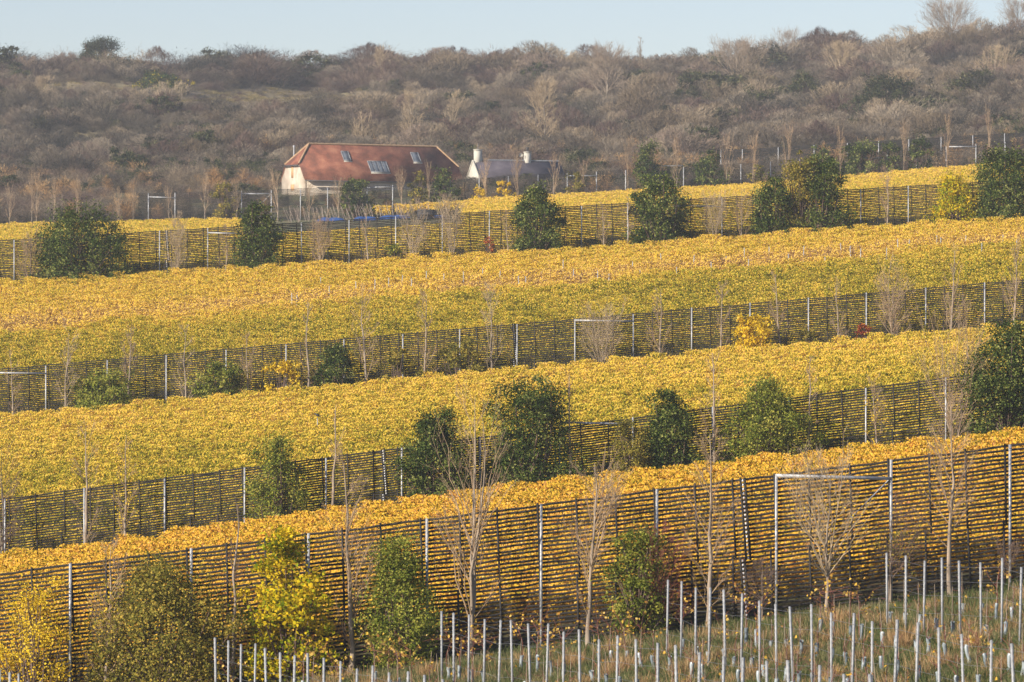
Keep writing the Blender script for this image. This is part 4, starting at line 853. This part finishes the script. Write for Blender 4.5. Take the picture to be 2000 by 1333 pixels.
for k, (px, top, wd) in enumerate(sp_):
    dd = D5 - 2.0; x, z = base_of(px, dd); H = ZP(top, dd) - z; sx = wd / F * dd / 2.4
    lb = 'bare tan sapling at the far fence, %s from the left' % (ORD[k] if k < 24 else ['twenty-fifth', 'twenty-sixth', 'twenty-seventh', 'twenty-eighth'][k - 24])
    r = empty('bare_sapling', (x, dd, z)); tag(r, lb, 'tree', g); a = tmpl[k % 6]; rz = k * 1.3
    for nm, me in zip(('trunk', 'branches'), a): inst(nm, me, r, rot=(0, 0, rz), sc=(sx, sx, H / 4.5))

# ---- single trees on the hill that stand out
def hill_tree(px, py_top, d, wpx, label, twig='paletwig', **kw):
    SEED[0] += 1; rng = np.random.default_rng(SEED[0]); x = X(px, d); z = g1(x, d); H = ZP(py_top, d) - z
    tr, br, tips = bare_tree(rng, H, wpx / F * d, tw=0.022, **kw)
    r = empty('bare_tree', (x, d, z)); tag(r, label, 'tree', 'bare trees on the hill'); tr.build('trunk', M['hillbark'], r); br.build('branches', M[twig], r)
M['hillbark'] = pmat('pale_hill_bark', (0.26, 0.21, 0.16), (0.42, 0.36, 0.28), 2, 0.9)
M['hilltwig'] = pmat('grey_hill_twig', (0.20, 0.15, 0.11), (0.33, 0.26, 0.19), 1.0, 0.9)
hs = dict(nb=42, n2=8, n3=4, t0=0.2, ang=(25, 65), top_len=0.75, r0=0.2)
hill_tree(1066, 178, 735, 96, 'large pale spreading tree behind the cottage chimney', 'paletwig', **hs)
hill_tree(1440, 102, 880, 150, 'gnarled pale tree with bare crooked limbs right of centre on the hill', 'hilltwig', **hs)
hill_tree(1186, 112, 870, 130, 'dome shaped grey tree on the hill above the cottage', 'hilltwig', **hs)
hill_tree(1862, 24, 985, 165, 'large bare tree breaking the skyline on the right', 'hilltwig', **hs)
hill_tree(1990, 18, 975, 110, 'bare tree on the skyline cut off by the right edge', 'hilltwig', **hs)
hill_tree(1252, 74, 990, 26, 'thin bare tree poking above the skyline near the centre', 'hilltwig', nb=20, n2=5, n3=2)
hill_tree(1535, 76, 995, 90, 'faint bare tree rising over the red brown skyline thicket', 'hilltwig', nb=30, n2=6, n3=3, ang=(20, 55))
hill_tree(1640, 98, 900, 90, 'pale upright bare tree below the skyline on the right', 'paletwig', **hs)
hill_tree(1945, 110, 860, 100, 'pale trunked bare tree on the right shoulder of the hill', 'paletwig', **hs)
hill_tree(1770, 150, 830, 90, 'pale bare tree among dark scrub on the right slope', 'paletwig', **hs)
hill_tree(745, 100, 960, 44, 'small pale tree below the left skyline dome', 'paletwig', nb=26, n2=6, n3=3)
hill_tree(882, 190, 740, 60, 'pale bare tree just above the right end of the barn roof', 'paletwig', nb=30, n2=6, n3=3)
hill_tree(805, 195, 735, 60, 'pale bare tree above the middle of the barn roof', 'paletwig', nb=30, n2=6, n3=3)
hill_tree(705, 225, 730, 46, 'small pale bare tree above the left skylight of the barn', 'paletwig', nb=26, n2=6, n3=3)
hill_tree(85, 160, 880, 60, 'pale bare tree low on the left of the hill', 'paletwig', nb=30, n2=6, n3=3)
# pines, gorse, ivy
def pine(px, top, d, wpx, label):
    SEED[0] += 1; rng = np.random.default_rng(SEED[0]); x = X(px, d); z = g1(x, d); H = ZP(top, d) - z; W = wpx / F * d
    r = empty('pine_tree', (x, d, z)); tag(r, label, 'tree', 'pines on the skyline')
    k = 6; zz = np.linspace(-0.02, 0.92, k); T = np.stack([np.cumsum(rng.normal(size=k)) * 0.02 * H, np.zeros(k), zz * H], 1); T[:, 0] -= T[0, 0]
    b = MB(); b.tubes(T[None], (0.025 * H * (1 - zz.clip(0) * 0.7))[None], 6)
    n = 9; az = rng.uniform(0, 6.28, n); C = np.stack([np.cos(az) * W * rng.uniform(0.05, 0.38, n), np.sin(az) * W * 0.3, H * rng.uniform(0.30, 0.95, n)], 1)
    P = np.stack([np.stack([np.interp(C[:, 2] * 0.85, T[:, 2], T[:, 0]), np.zeros(n), C[:, 2] * 0.85], 1), C], 1); b.tubes(P, np.tile([[0.1, 0.04]], (n, 1)), 4); b.build('trunk', M['darktwig'], r)
    m_ = 5200; ci = rng.integers(0, n, m_); c = C[ci] + rng.normal(size=(m_, 3)) * np.array([0.13 * W, 0.13 * W, 0.055 * H])
    fo = MB(); fo.quads(leaf_quads(c, 0.42 * rng.uniform(0.6, 1.2, m_), rng, 0.6, 0.3), rng.uniform(0, 0.75, m_)); fo.build('foliage', HG, r)
pine(203, 72, 985, 62, 'taller flat topped pine above the skyline on the left'); pine(172, 78, 985, 44, 'smaller dark pine left of the taller skyline pine')
def hill_bush(name, px, py_base, top, d, wpx, mat, label, cat='bush', cover=1.8, leaf=0.3):
    SEED[0] += 1; rng = np.random.default_rng(SEED[0]); x = X(px, d); z = g1(x, d); H = max(1.0, (py_base - top) / F * d) + 0.8; W = wpx / F * d
    st, fo = bush(rng, W, H, leaf, cover); r = empty(name, (x, d, z)); tag(r, label, cat); st.build('stems', M['darktwig'], r); fo.build('foliage', mat, r)
def d_at(px, py):
    for d in np.arange(700, 1000, 2.0):
        x = X(px, d)
        if 666.5 - (g1(x, d) - CZ) / d * F <= py: return float(d)
    return 998.0
GO = leaf_mat('gorse_flower', [(0, (0.02, 0.04, 0.015)), (0.6, (0.05, 0.08, 0.02)), (0.85, (0.45, 0.33, 0.03)), (1, (0.6, 0.42, 0.04))], 0.1, 0.3, 0.3)
for nm, px, pb, top, wd, mt, lb, cv in [('gorse_bush', 318, 184, 158, 84, GO, 'dark green gorse with yellow flowers on the left of the hill', 2.0), ('gorse_bush', 838, 166, 150, 30, GO, 'small yellow flowered gorse below the skyline near the centre', 1.6),
    ('evergreen_bush', 192, 150, 94, 84, HG, 'low dark evergreen clump under the two skyline pines', 2.0), ('evergreen_bush', 975, 300, 262, 64, HG, 'dark green bush between the barn and the cottage chimney on the slope', 1.8), ('ivy_tree', 1730, 245, 165, 120, HG, 'broad dark ivy covered tree on the right slope', 1.7),
    ('ivy_tree', 1480, 255, 190, 70, HG, 'dark ivy covered tree under the gnarled pale tree', 1.7), ('ivy_tree', 1345, 220, 160, 60, HG, 'dark green thicket left of the gnarled pale tree', 1.5), ('evergreen_bush', 1690, 98, 62, 50, HG, 'dark round evergreen on the right skyline', 1.8),
    ('evergreen_bush', 1425, 122, 96, 28, HG, 'small dark evergreen cone on the skyline right of centre', 1.8), ('evergreen_bush', 1136, 118, 98, 34, HG, 'small dark evergreen on the skyline above the cottage', 1.8), ('ivy_tree', 1570, 225, 160, 80, HG, 'dark green tree right of the gnarled pale tree', 1.5),
    ('evergreen_bush', 1590, 100, 78, 46, HG, 'dark bush on the reddish skyline rise', 1.6), ('ivy_tree', 1055, 180, 140, 60, HG, 'dark thicket high above the cottage', 1.2)]:
    hill_bush(nm, px, pb, top, d_at(px, pb), wd, mt, lb, 'tree' if nm == 'ivy_tree' else 'bush', cv)

# ------------------------------------------------------------------ blue sheets, canes and bins in the upper field
M['blue'] = pmat('blue_sheet', (0.014, 0.045, 0.16), (0.025, 0.085, 0.27), 1.2, 0.45, bump=0.5)
for (pa, pb, yt, d, lb) in [(618, 676, 437, 588, 'long flat blue plastic sheet behind the far fence posts'), (690, 738, 427, 586, 'brightest raised blue plastic sheet beside the tall ragged bush'), (738, 806, 434, 584, 'long blue plastic sheet left of the dark crate'), (846, 874, 442, 570, 'small blue plastic sheet right of the dark crate')]:
    xa, xb = X(pa, d), X(pb, d); xc = (xa + xb) / 2; z = g1(xc, d); h = max(0.5, ZP(yt, d) - z); rng = np.random.default_rng(int(pa))
    nx, ny = 22, 9; u, v = np.meshgrid(np.linspace(-1, 1, nx), np.linspace(-1, 1, ny))
    zz = h * (1 - np.abs(u)**6) * (1 - np.abs(v)**4) * (1 + 0.10 * np.sin(u * 9 + v * 3) + 0.07 * rng.normal(size=u.shape)) - 0.02
    b = MB(); V = np.stack([u * (xb - xa) / 2, v * 1.6, zz], -1).reshape(-1, 3); i, j = np.meshgrid(np.arange(nx - 1), np.arange(ny - 1))
    b.raw(V, np.stack([j*nx+i, j*nx+i+1, (j+1)*nx+i+1, (j+1)*nx+i], -1).reshape(-1, 4)); o = b.build('plastic_sheet', M['blue'], smooth=False); o.location = (xc, d, z); tag(o, lb, 'sheet', 'blue plastic sheets in the upper field')
M['cane'] = pmat('pinkish_cane', (0.24, 0.185, 0.15), (0.38, 0.31, 0.26), 1.5, 0.8, inst_amp=True)
b = MB(); b.tubes([[(0, 0, -0.1), (0.01, 0, 0.9), (0, 0.01, 1.9)]], [[0.03, 0.028, 0.024]], 5); cm = b.mesh('cane', M['cane'])
rng = np.random.default_rng(77)
for k in range(84):
    row = k % 3; px = 566 + (k // 3) * 11.2 + rng.uniform(-6, 6); d = 590 + row * 3.2 + rng.uniform(-1, 1); x = X(px, d); z = g1(x, d)
    o = inst('leaning_cane', cm, None, (x, d, z), (rng.normal(0, 0.05), rng.normal(-0.22, 0.10), 0), (1, 1, rng.uniform(0.85, 1.15)))
    tag(o, 'pale pinkish cane leaning left in the rows between fourth and far fences', 'cane', 'leaning canes behind the blue sheets')
def bin_box(px, py, d, wd, h, mat, label, cat, slats=True):
    x = X(px, d); z = g1(x, d); r = empty('storage_crate', (x, d, z), 0.25); tag(r, label, cat)
    for sx in (-1, 1):
        for sy in (-1, 1): bb = MB(); bb.box((sx * (wd/2 - 0.06), sy * (wd/2 - 0.06), h/2), (0.1, 0.1, h)); bb.build('corner_post', mat, r)
    for k in range(6):
        zz = 0.12 + k * (h - 0.2) / 5
        for sx, sy, dx, dy in ((0, -1, wd - 0.02, 0.05), (0, 1, wd - 0.02, 0.05), (-1, 0, 0.05, wd - 0.02), (1, 0, 0.05, wd - 0.02)):
            bb = MB(); bb.box((sx * (wd/2 + 0.02), sy * (wd/2 + 0.02), zz), (dx, dy, (h - 0.2) / 5 * 0.72)); bb.build('slat', mat, r)
    bb = MB(); bb.box((0, 0, h + 0.04), (wd + 0.14, wd + 0.14, 0.08)); bb.build('lid', mat, r)
M['crate'] = pmat('dark_grey_crate', (0.035, 0.033, 0.036), (0.075, 0.07, 0.075), 2, 0.8)
def depth_h(px, py, d): return ZP(py, d) - g1(X(px, d), d)
bin_box(834, 417, 570, 2.1, max(1.2, depth_h(834, 417, 570)), M['crate'], 'dark grey slatted crate among the canes behind the fourth fence', 'crate')
for px, mt, lb in [(746, pmat('yellow_plastic', (0.62, 0.42, 0.06), (0.7, 0.5, 0.1), 2, 0.5), 'small yellow barrel glimpsed through the fourth fence'), (753, M['white'], 'small white barrel beside the yellow one behind the fourth fence')]:
    d = 470.; x = X(px, d); z = g1(x, d); top = ZP(437, d); h = 0.95
    b = MB(); z0 = top - h; b.tubes([[(0, 0, 0), (0, 0, 0.05), (0, 0, h * 0.33), (0, 0, h * 0.36), (0, 0, h * 0.66), (0, 0, h * 0.69), (0, 0, h - 0.04), (0, 0, h)]], [[0.10, 0.2, 0.2, 0.22, 0.22, 0.2, 0.2, 0.12]], 10)
    o = b.build('barrel', mt); o.location = (x, d, z); tag(o, lb, 'barrel')

# ------------------------------------------------------------------ birds
M['bird'] = pmat('black_feather', (0.012, 0.012, 0.015), (0.03, 0.03, 0.035), 20, 0.5); M['beak'] = pmat('dark_beak', (0.03, 0.028, 0.025), None)
def bird(px, py, d, ln, label, face=-1, tiltb=0.5):
    x = X(px, d); z = ZP(py, d); r = empty('black_bird', (x, d, z)); tag(r, label, 'bird')
    b = MB(); t = np.linspace(0, 1, 9); rad = np.interp(t, [0, 0.08, 0.2, 0.3, 0.5, 0.7, 0.85, 1.0], [0.02, 0.085, 0.095, 0.11, 0.19, 0.16, 0.08, 0.05]) * ln
    P = np.stack([face * (0.5 - t) * ln * math.cos(tiltb), np.zeros(9), (0.62 - t) * ln * math.sin(tiltb) + 0.35 * ln], 1); b.tubes(P[None], rad[None], 8); b.build('body', M['bird'], r, smooth=True)
    b = MB(); p = P[0]; b.tubes([[p + np.array([0, 0, 0.0]), p + np.array([face * 0.12 * ln, 0, -0.02 * ln])]], [[0.03 * ln, 0.005 * ln]], 5); b.build('beak', M['beak'], r)
    b = MB(); p = P[-1]; b.bar(p + np.array([face * 0.1 * ln, 0, 0.03 * ln]), p + np.array([-face * 0.28 * ln, 0, -0.12 * ln]), 0.04 * ln, 0.14 * ln); b.build('tail', M['bird'], r)
    for s_ in (-1, 1):
        b = MB(); q = P[4]; b.poly_slab([q + np.array([face * 0.12 * ln, s_ * 0.10 * ln, 0.06 * ln]), q + np.array([-face * 0.05 * ln, s_ * 0.125 * ln, 0.09 * ln]), q + np.array([-face * 0.42 * ln, s_ * 0.05 * ln, -0.16 * ln]), q + np.array([-face * 0.1 * ln, s_ * 0.11 * ln, -0.08 * ln])], 0.01); b.build('wing', M['bird'], r)
        b = MB(); b.tubes([[q + np.array([0, s_ * 0.05 * ln, -0.08 * ln]), np.array([q[0] * 0.5, s_ * 0.05 * ln, 0.0])]], [[0.012 * ln, 0.01 * ln]], 4); b.build('leg', M['beak'], r)
def ray_d(px, py, lo, hi, up):
    for d in np.arange(lo, hi, 0.5):
        if ZP(py, d) <= g1(X(px, d), d) + up: return float(d)
    return hi
db = ray_d(620, 816, 232, 296, 2.0); bird(620, 817, db, 0.46, 'black bird perched on the vines in the golden field, left of centre')
o = inst('vine_post', post_mesh('vine_post', ZP(817, db) - g1(X(620, db), db), 0.05), None, (X(620, db), db, g1(X(620, db), db))); tag(o, 'thin grey post under the perched bird in the golden field', 'post')
rng = np.random.default_rng(31); vpm = post_mesh('vine_post', 2.0, 0.06)
for k in range(46):
    px = 560 + k * 31.5 + rng.uniform(-14, 14); d = 346 + rng.uniform(-1.5, 9); x = X(px, d)
    o = inst('vine_post', vpm, None, (x, d, g1(x, d)), (rng.normal(0, 0.03), rng.normal(0, 0.03), 0), (1, 1, rng.uniform(0.92, 1.1))); tag(o, 'slender grey vine post among the browned vines across the wide field', 'post', 'vine posts in the wide field')
bird(589, 440, D4 - 0.1, 0.30, 'small black bird on the fence post below the left end of the barn', -1); bird(864, 422, D4 - 0.1, 0.26, 'small black bird on the fence post right of the dark crate', -1, 0.9)

# ------------------------------------------------------------------ foreground: trellis rows, young vines, grass
M['trellis'] = pmat('pale_galvanised_trellis', (0.19, 0.20, 0.215), (0.36, 0.37, 0.385), 7, 0.6, 0.15)
M['guard'] = pmat('grey_guard_plastic', (0.11, 0.14, 0.16), (0.29, 0.33, 0.35), 6, 0.35, inst_amp=True)
M['bamboo'] = pmat('grey_bamboo', (0.20, 0.15, 0.11), (0.34, 0.27, 0.20), 3, 0.8)
M['wire'] = pmat('trellis_wire', (0.25, 0.25, 0.26), None, rough=0.4, metal=0.6)
M['vineleaf'] = leaf_mat('young_vine_leaf', [(0, (0.40, 0.20, 0.05)), (0.35, (0.62, 0.36, 0.05)), (0.7, (0.74, 0.48, 0.08)), (1, (0.80, 0.58, 0.20))], 0.4, 1.0, 0.2)
def tpost(H=2.43, wd=0.058):
    b = MB(); t = 0.009
    b.box((0, -0.025, H/2 - 0.15), (wd, t, H + 0.3))
    for s_ in (-1, 1):
        b.box((s_ * (wd/2 - t/2), 0.004, H/2 - 0.15), (t, 0.046, H + 0.3))
        for z in np.arange(0.3, H - 0.05, 0.13): b.box((s_ * (wd/2 + 0.006), -0.018, z), (0.012, 0.016, 0.035))
    b.box((0, 0.0, H - 0.004), (wd, 0.05, 0.01)); return b.mesh('post', M['trellis'])
tp = tpost()
rows = [(-15, 'the trellis row at the lower left corner'), (423, 'left'), (863, 'mid'), (1303, 'rightmid'), (1735, 'right'), (2175, 'edge')]
rlab = ['row of grey trellis posts peeping in at the lower left corner', 'row of grey trellis posts starting left of the yellow maple', 'row of grey trellis posts starting right of the round willow', 'row of tall grey trellis posts starting below the narrow green shrub', 'row of grey trellis posts starting right of the broad tan tree', 'row of trellis posts at the far right edge']
rshort = ['the lower left corner trellis', 'the maple trellis', 'the willow trellis', 'the green shrub trellis', 'the tan tree trellis', 'the right edge trellis']
RA = [(0.51, -1.96), (0.51, -1.96), (0.458, -2.0), (0.36, -2.22), (0.386, -1.85), (0.386, -1.85)]
rng = np.random.default_rng(5)
def inview(x, d, z, m=40):
    px = 1000 + x / d * F; py = 666.5 - (z - CZ) / d * F
    return -m < px < 2000 + m and py < 1333 + 30
# young vine variants
VV = []
for k in range(8):
    b = MB(); m_ = 10; zz = np.array([0, 0.12, 0.3, 0.42, 0.46]); rr = np.array([0.055, 0.062, 0.055, 0.064, 0.07]) * rng.uniform(0.85, 1.15)
    P = np.stack([rng.normal(0, 0.012, 5), rng.normal(0, 0.012, 5), zz * rng.uniform(0.95, 1.4)], 1); b.tubes(P[None], rr[None], 9); gme = b.mesh('guard_tube', M['guard'], True)
    b = MB(); b.tubes([[(0.03, 0.02, -0.1), (0.03 + rng.normal(0, .02), 0.02, 0.7), (0.03 + rng.normal(0, .04), 0.02, rng.uniform(1.1, 1.6))]], [[0.012, 0.011, 0.008]], 5); cme = b.mesh('cane', M['bamboo'])
    leafy = k >= 5; H = rng.uniform(0.8, 1.2) if not leafy else rng.uniform(1.3, 1.9)
    b = MB(); n = 4 if not leafy else 9
    P, Rr = branch_set(rng, np.zeros((1, 3)), np.array([[0.05, 0, 1.0]]), np.array([H]), 6, np.array([0.014]), 0.006, 0, 0.04); b.tubes(P, Rr, 4)
    S, d2, s2, r2 = sample(P, Rr, rng, n, 0.4, 1.0); P2, R2 = branch_set(rng, S, tilt(rng, d2, 25, 75), rng.uniform(0.25, 0.7, n) * (1.5 if leafy else 0.8), 4, np.full(n, 0.008), 0.005, 0.05, 0.08); b.tubes(P2, R2, 3); sme = b.mesh('stem', M['redtwig'])
    nl = rng.integers(1, 4) if not leafy else rng.integers(26, 46); S3, _, _, _ = sample(P2, R2, rng, 12, 0.2, 1.0); c = S3[rng.choice(len(S3), nl)] + rng.normal(size=(nl, 3)) * 0.05
    b = MB(); b.quads(leaf_quads(c, 0.115 * rng.uniform(0.7, 1.2, nl), rng, 0.0), rng.uniform(0, 1, nl)); lme = b.mesh('leaves', M['vineleaf'])
    VV.append((gme, cme, sme, lme))
def place_vine(x, d, v, label, scale=1.0):
    z = g1(x, d) + NB(x, d) - 0.02; r = empty('young_vine', (x, d, z), rng.uniform(0, 6.28)); tag(r, label, 'vine', 'young vines in guard tubes')
    for nm, me in zip(('guard_tube', 'cane', 'stem', 'leaves'), VV[v]):
        inst(nm, me, r, rot=(rng.normal(0, 0.06), rng.normal(0, 0.06), 0) if nm == 'guard_tube' else (0, 0, 0))
nv = 0
for ri, (ex, _) in enumerate(rows):
    ra, rb_ = RA[ri]; d0 = 139.0; x0 = X(ex, d0); root = None; tops = []
    for k in range(27):
        x = x0 + ra * k + rng.normal(0, 0.02); d = d0 + rb_ * k; z = g1(x, d) + NB(x, d)
        if d < 88: break
        if not inview(x, d, z + 2.4): 
            tops.append((x, d, z)); continue
        if root is None: root = empty('trellis_row', (x, d, z)); tag(root, rlab[ri], 'trellis', 'rows of trellis posts in the young vineyard'); o0 = np.array((x, d, z))
        inst('post', tp, root, (x - o0[0], d - o0[1], z - o0[2]), (rng.normal(0, 0.02), rng.normal(0, 0.016), rng.normal(0, 0.3)), (1, 1, rng.uniform(0.97, 1.03))); tops.append((x, d, z))
    if root is not None and len(tops) > 1:
        for hz in (0.75, 1.3, 1.75, 2.2):
            b = MB(); P = np.array([[x - o0[0], d - o0[1] + 0.03, z + hz - o0[2]] for x, d, z in tops]); b.tubes(P[None], np.full((1, len(P)), 0.005), 4); b.build('wire', M['wire'], root)
    # vines along this row and along two post-less rows to its right
    for sub in range(3):
        cnt = 0; xs0 = x0 + sub * 2.37
        for k in range(46):
            x = xs0 + ra * (k + 0.5) * 0.9 + rng.normal(0, 0.05); d = d0 + 2.5 + rb_ * (k + 0.5) * 0.9 + rng.normal(0, 0.15)
            if d < 92: break
            z = g1(x, d)
            if not inview(x, d, z + 0.45, 10): continue
            if rng.uniform() < 0.06: continue
            leafy = (k < 4 and ri in (1, 2)) or (k < 2 and ri == 3) or rng.uniform() < 0.04
            v = int(rng.integers(5, 8)) if leafy else int(rng.integers(0, 5)); cnt += 1; nv += 1
            on = ordw(cnt)
            where = rshort[ri] if sub == 0 else ('the %s row right of %s' % ('first' if sub == 1 else 'second', rshort[ri]))
            place_vine(x, d, v, ('young vine with yellow leaves, ' if leafy else 'young vine in pale tube, ') + on + ' along ' + where)
# grass
GR = leaf_mat('short_grass', [(0, (0.045, 0.065, 0.016)), (0.36, (0.100, 0.128, 0.045)), (0.62, (0.17, 0.17, 0.080)), (0.80, (0.28, 0.205, 0.105)), (1, (0.40, 0.31, 0.19))], 0.25, 0.45, 1.1, 0.6)
gv = []
for k in range(6):
    b = MB(); n = 46; az = rng.uniform(0, 6.28, n); rd = np.sqrt(rng.uniform(0, 1, n)) * 0.2; c = np.stack([rd * np.cos(az), rd * np.sin(az), np.zeros(n)], 1)
    dv = unit(np.stack([np.cos(az) * 0.5, np.sin(az) * 0.5, np.ones(n)], 1) + rng.normal(size=(n, 3)) * 0.35); l = rng.uniform(0.08, 0.24, n)[:, None]; sd = unit(np.cross(dv, rng.normal(size=(n, 3)))) * 0.007
    b.quads(np.stack([c - sd, c + sd, c + dv*l + sd*0.3, c + dv*l - sd*0.3], 1), np.clip(0.42 + rng.normal(0, 0.16, n), 0, 1)); gv.append(b.mesh('grass_tuft', GR))
DRY = leaf_mat('dry_grass', [(0, (0.22, 0.13, 0.06)), (0.5, (0.36, 0.22, 0.10)), (1, (0.50, 0.36, 0.20))], 0.25, 0.5, 0.4, 0.4)
for k in range(3):
    b = MB(); n = 70; az = rng.uniform(0, 6.28, n); rd = np.sqrt(rng.uniform(0, 1, n)) * 0.22; c = np.stack([rd * np.cos(az), rd * np.sin(az), np.zeros(n)], 1)
    dv = unit(np.stack([np.cos(az) * 0.4, np.sin(az) * 0.4, np.ones(n)], 1) + rng.normal(size=(n, 3)) * 0.25); l = rng.uniform(0.15, 0.42, n)[:, None]; sd = unit(np.cross(dv, rng.normal(size=(n, 3)))) * 0.006
    b.quads(np.stack([c - sd, c + sd, c + dv*l + sd*0.3, c + dv*l - sd*0.3], 1), rng.uniform(0.1, 1, n)); gv.append(b.mesh('grass_tuft', DRY))
n = 30000; d = rng.uniform(96, 154, n); x = rng.uniform(-1, 1, n) * (0.12 * d + 8); z = G(x, d); py = 666.5 - (z + 0.3 - CZ) / d * F; k = py < 1345; d, x, z = d[k], x[k], z[k]; n = len(d)
z = z + 0.05 * np.sin(x * 1.7 + d * 0.9) + 0.04 * np.sin(x * 0.8 - d * 1.3) - 0.01; s_ = rng.uniform(0.7, 1.5, n)
scatter('grass', gv, np.stack([x, d, z], 1), np.stack([np.zeros(n), np.zeros(n), rng.uniform(0, 6.28, n)], 1), np.stack([s_, s_, s_ * rng.uniform(0.7, 1.5, n)], 1), np.where((np.sin(x * 1.9 + 1.0) * np.sin(d * 0.75) + 0.6 * np.sin(x * 4.1 - d * 1.3) + rng.normal(0, 0.45, n) > 1.25) & (d < 146), rng.integers(6, 9, n), rng.integers(0, 6, n)), 'short green and dry orange grass under the young vines', 'grass')

# ------------------------------------------------------------------ autumn haze
zmin = float(ZZ.min()) - 1.0; zmax = max(float(ZZ[(YY < 1100)].max()) + 14, CZ + 4)
b = MB(); b.box((0, 635, (zmin + zmax) / 2), (860, 1370, zmax - zmin)); hz = b.build('haze')
m, t, N, L = nmat('thin_haze'); pv = N.new('ShaderNodeVolumePrincipled'); pv.inputs['Color'].default_value = (0.86, 0.92, 1.0, 1); pv.inputs['Density'].default_value = 0.00015; pv.inputs['Anisotropy'].default_value = 0.0
o = N.new('ShaderNodeOutputMaterial'); L.new(pv.outputs[0], o.inputs['Volume']); hz.data.materials.append(m); tag(hz, 'thin pale autumn haze over the vineyard', 'haze', kind='stuff')
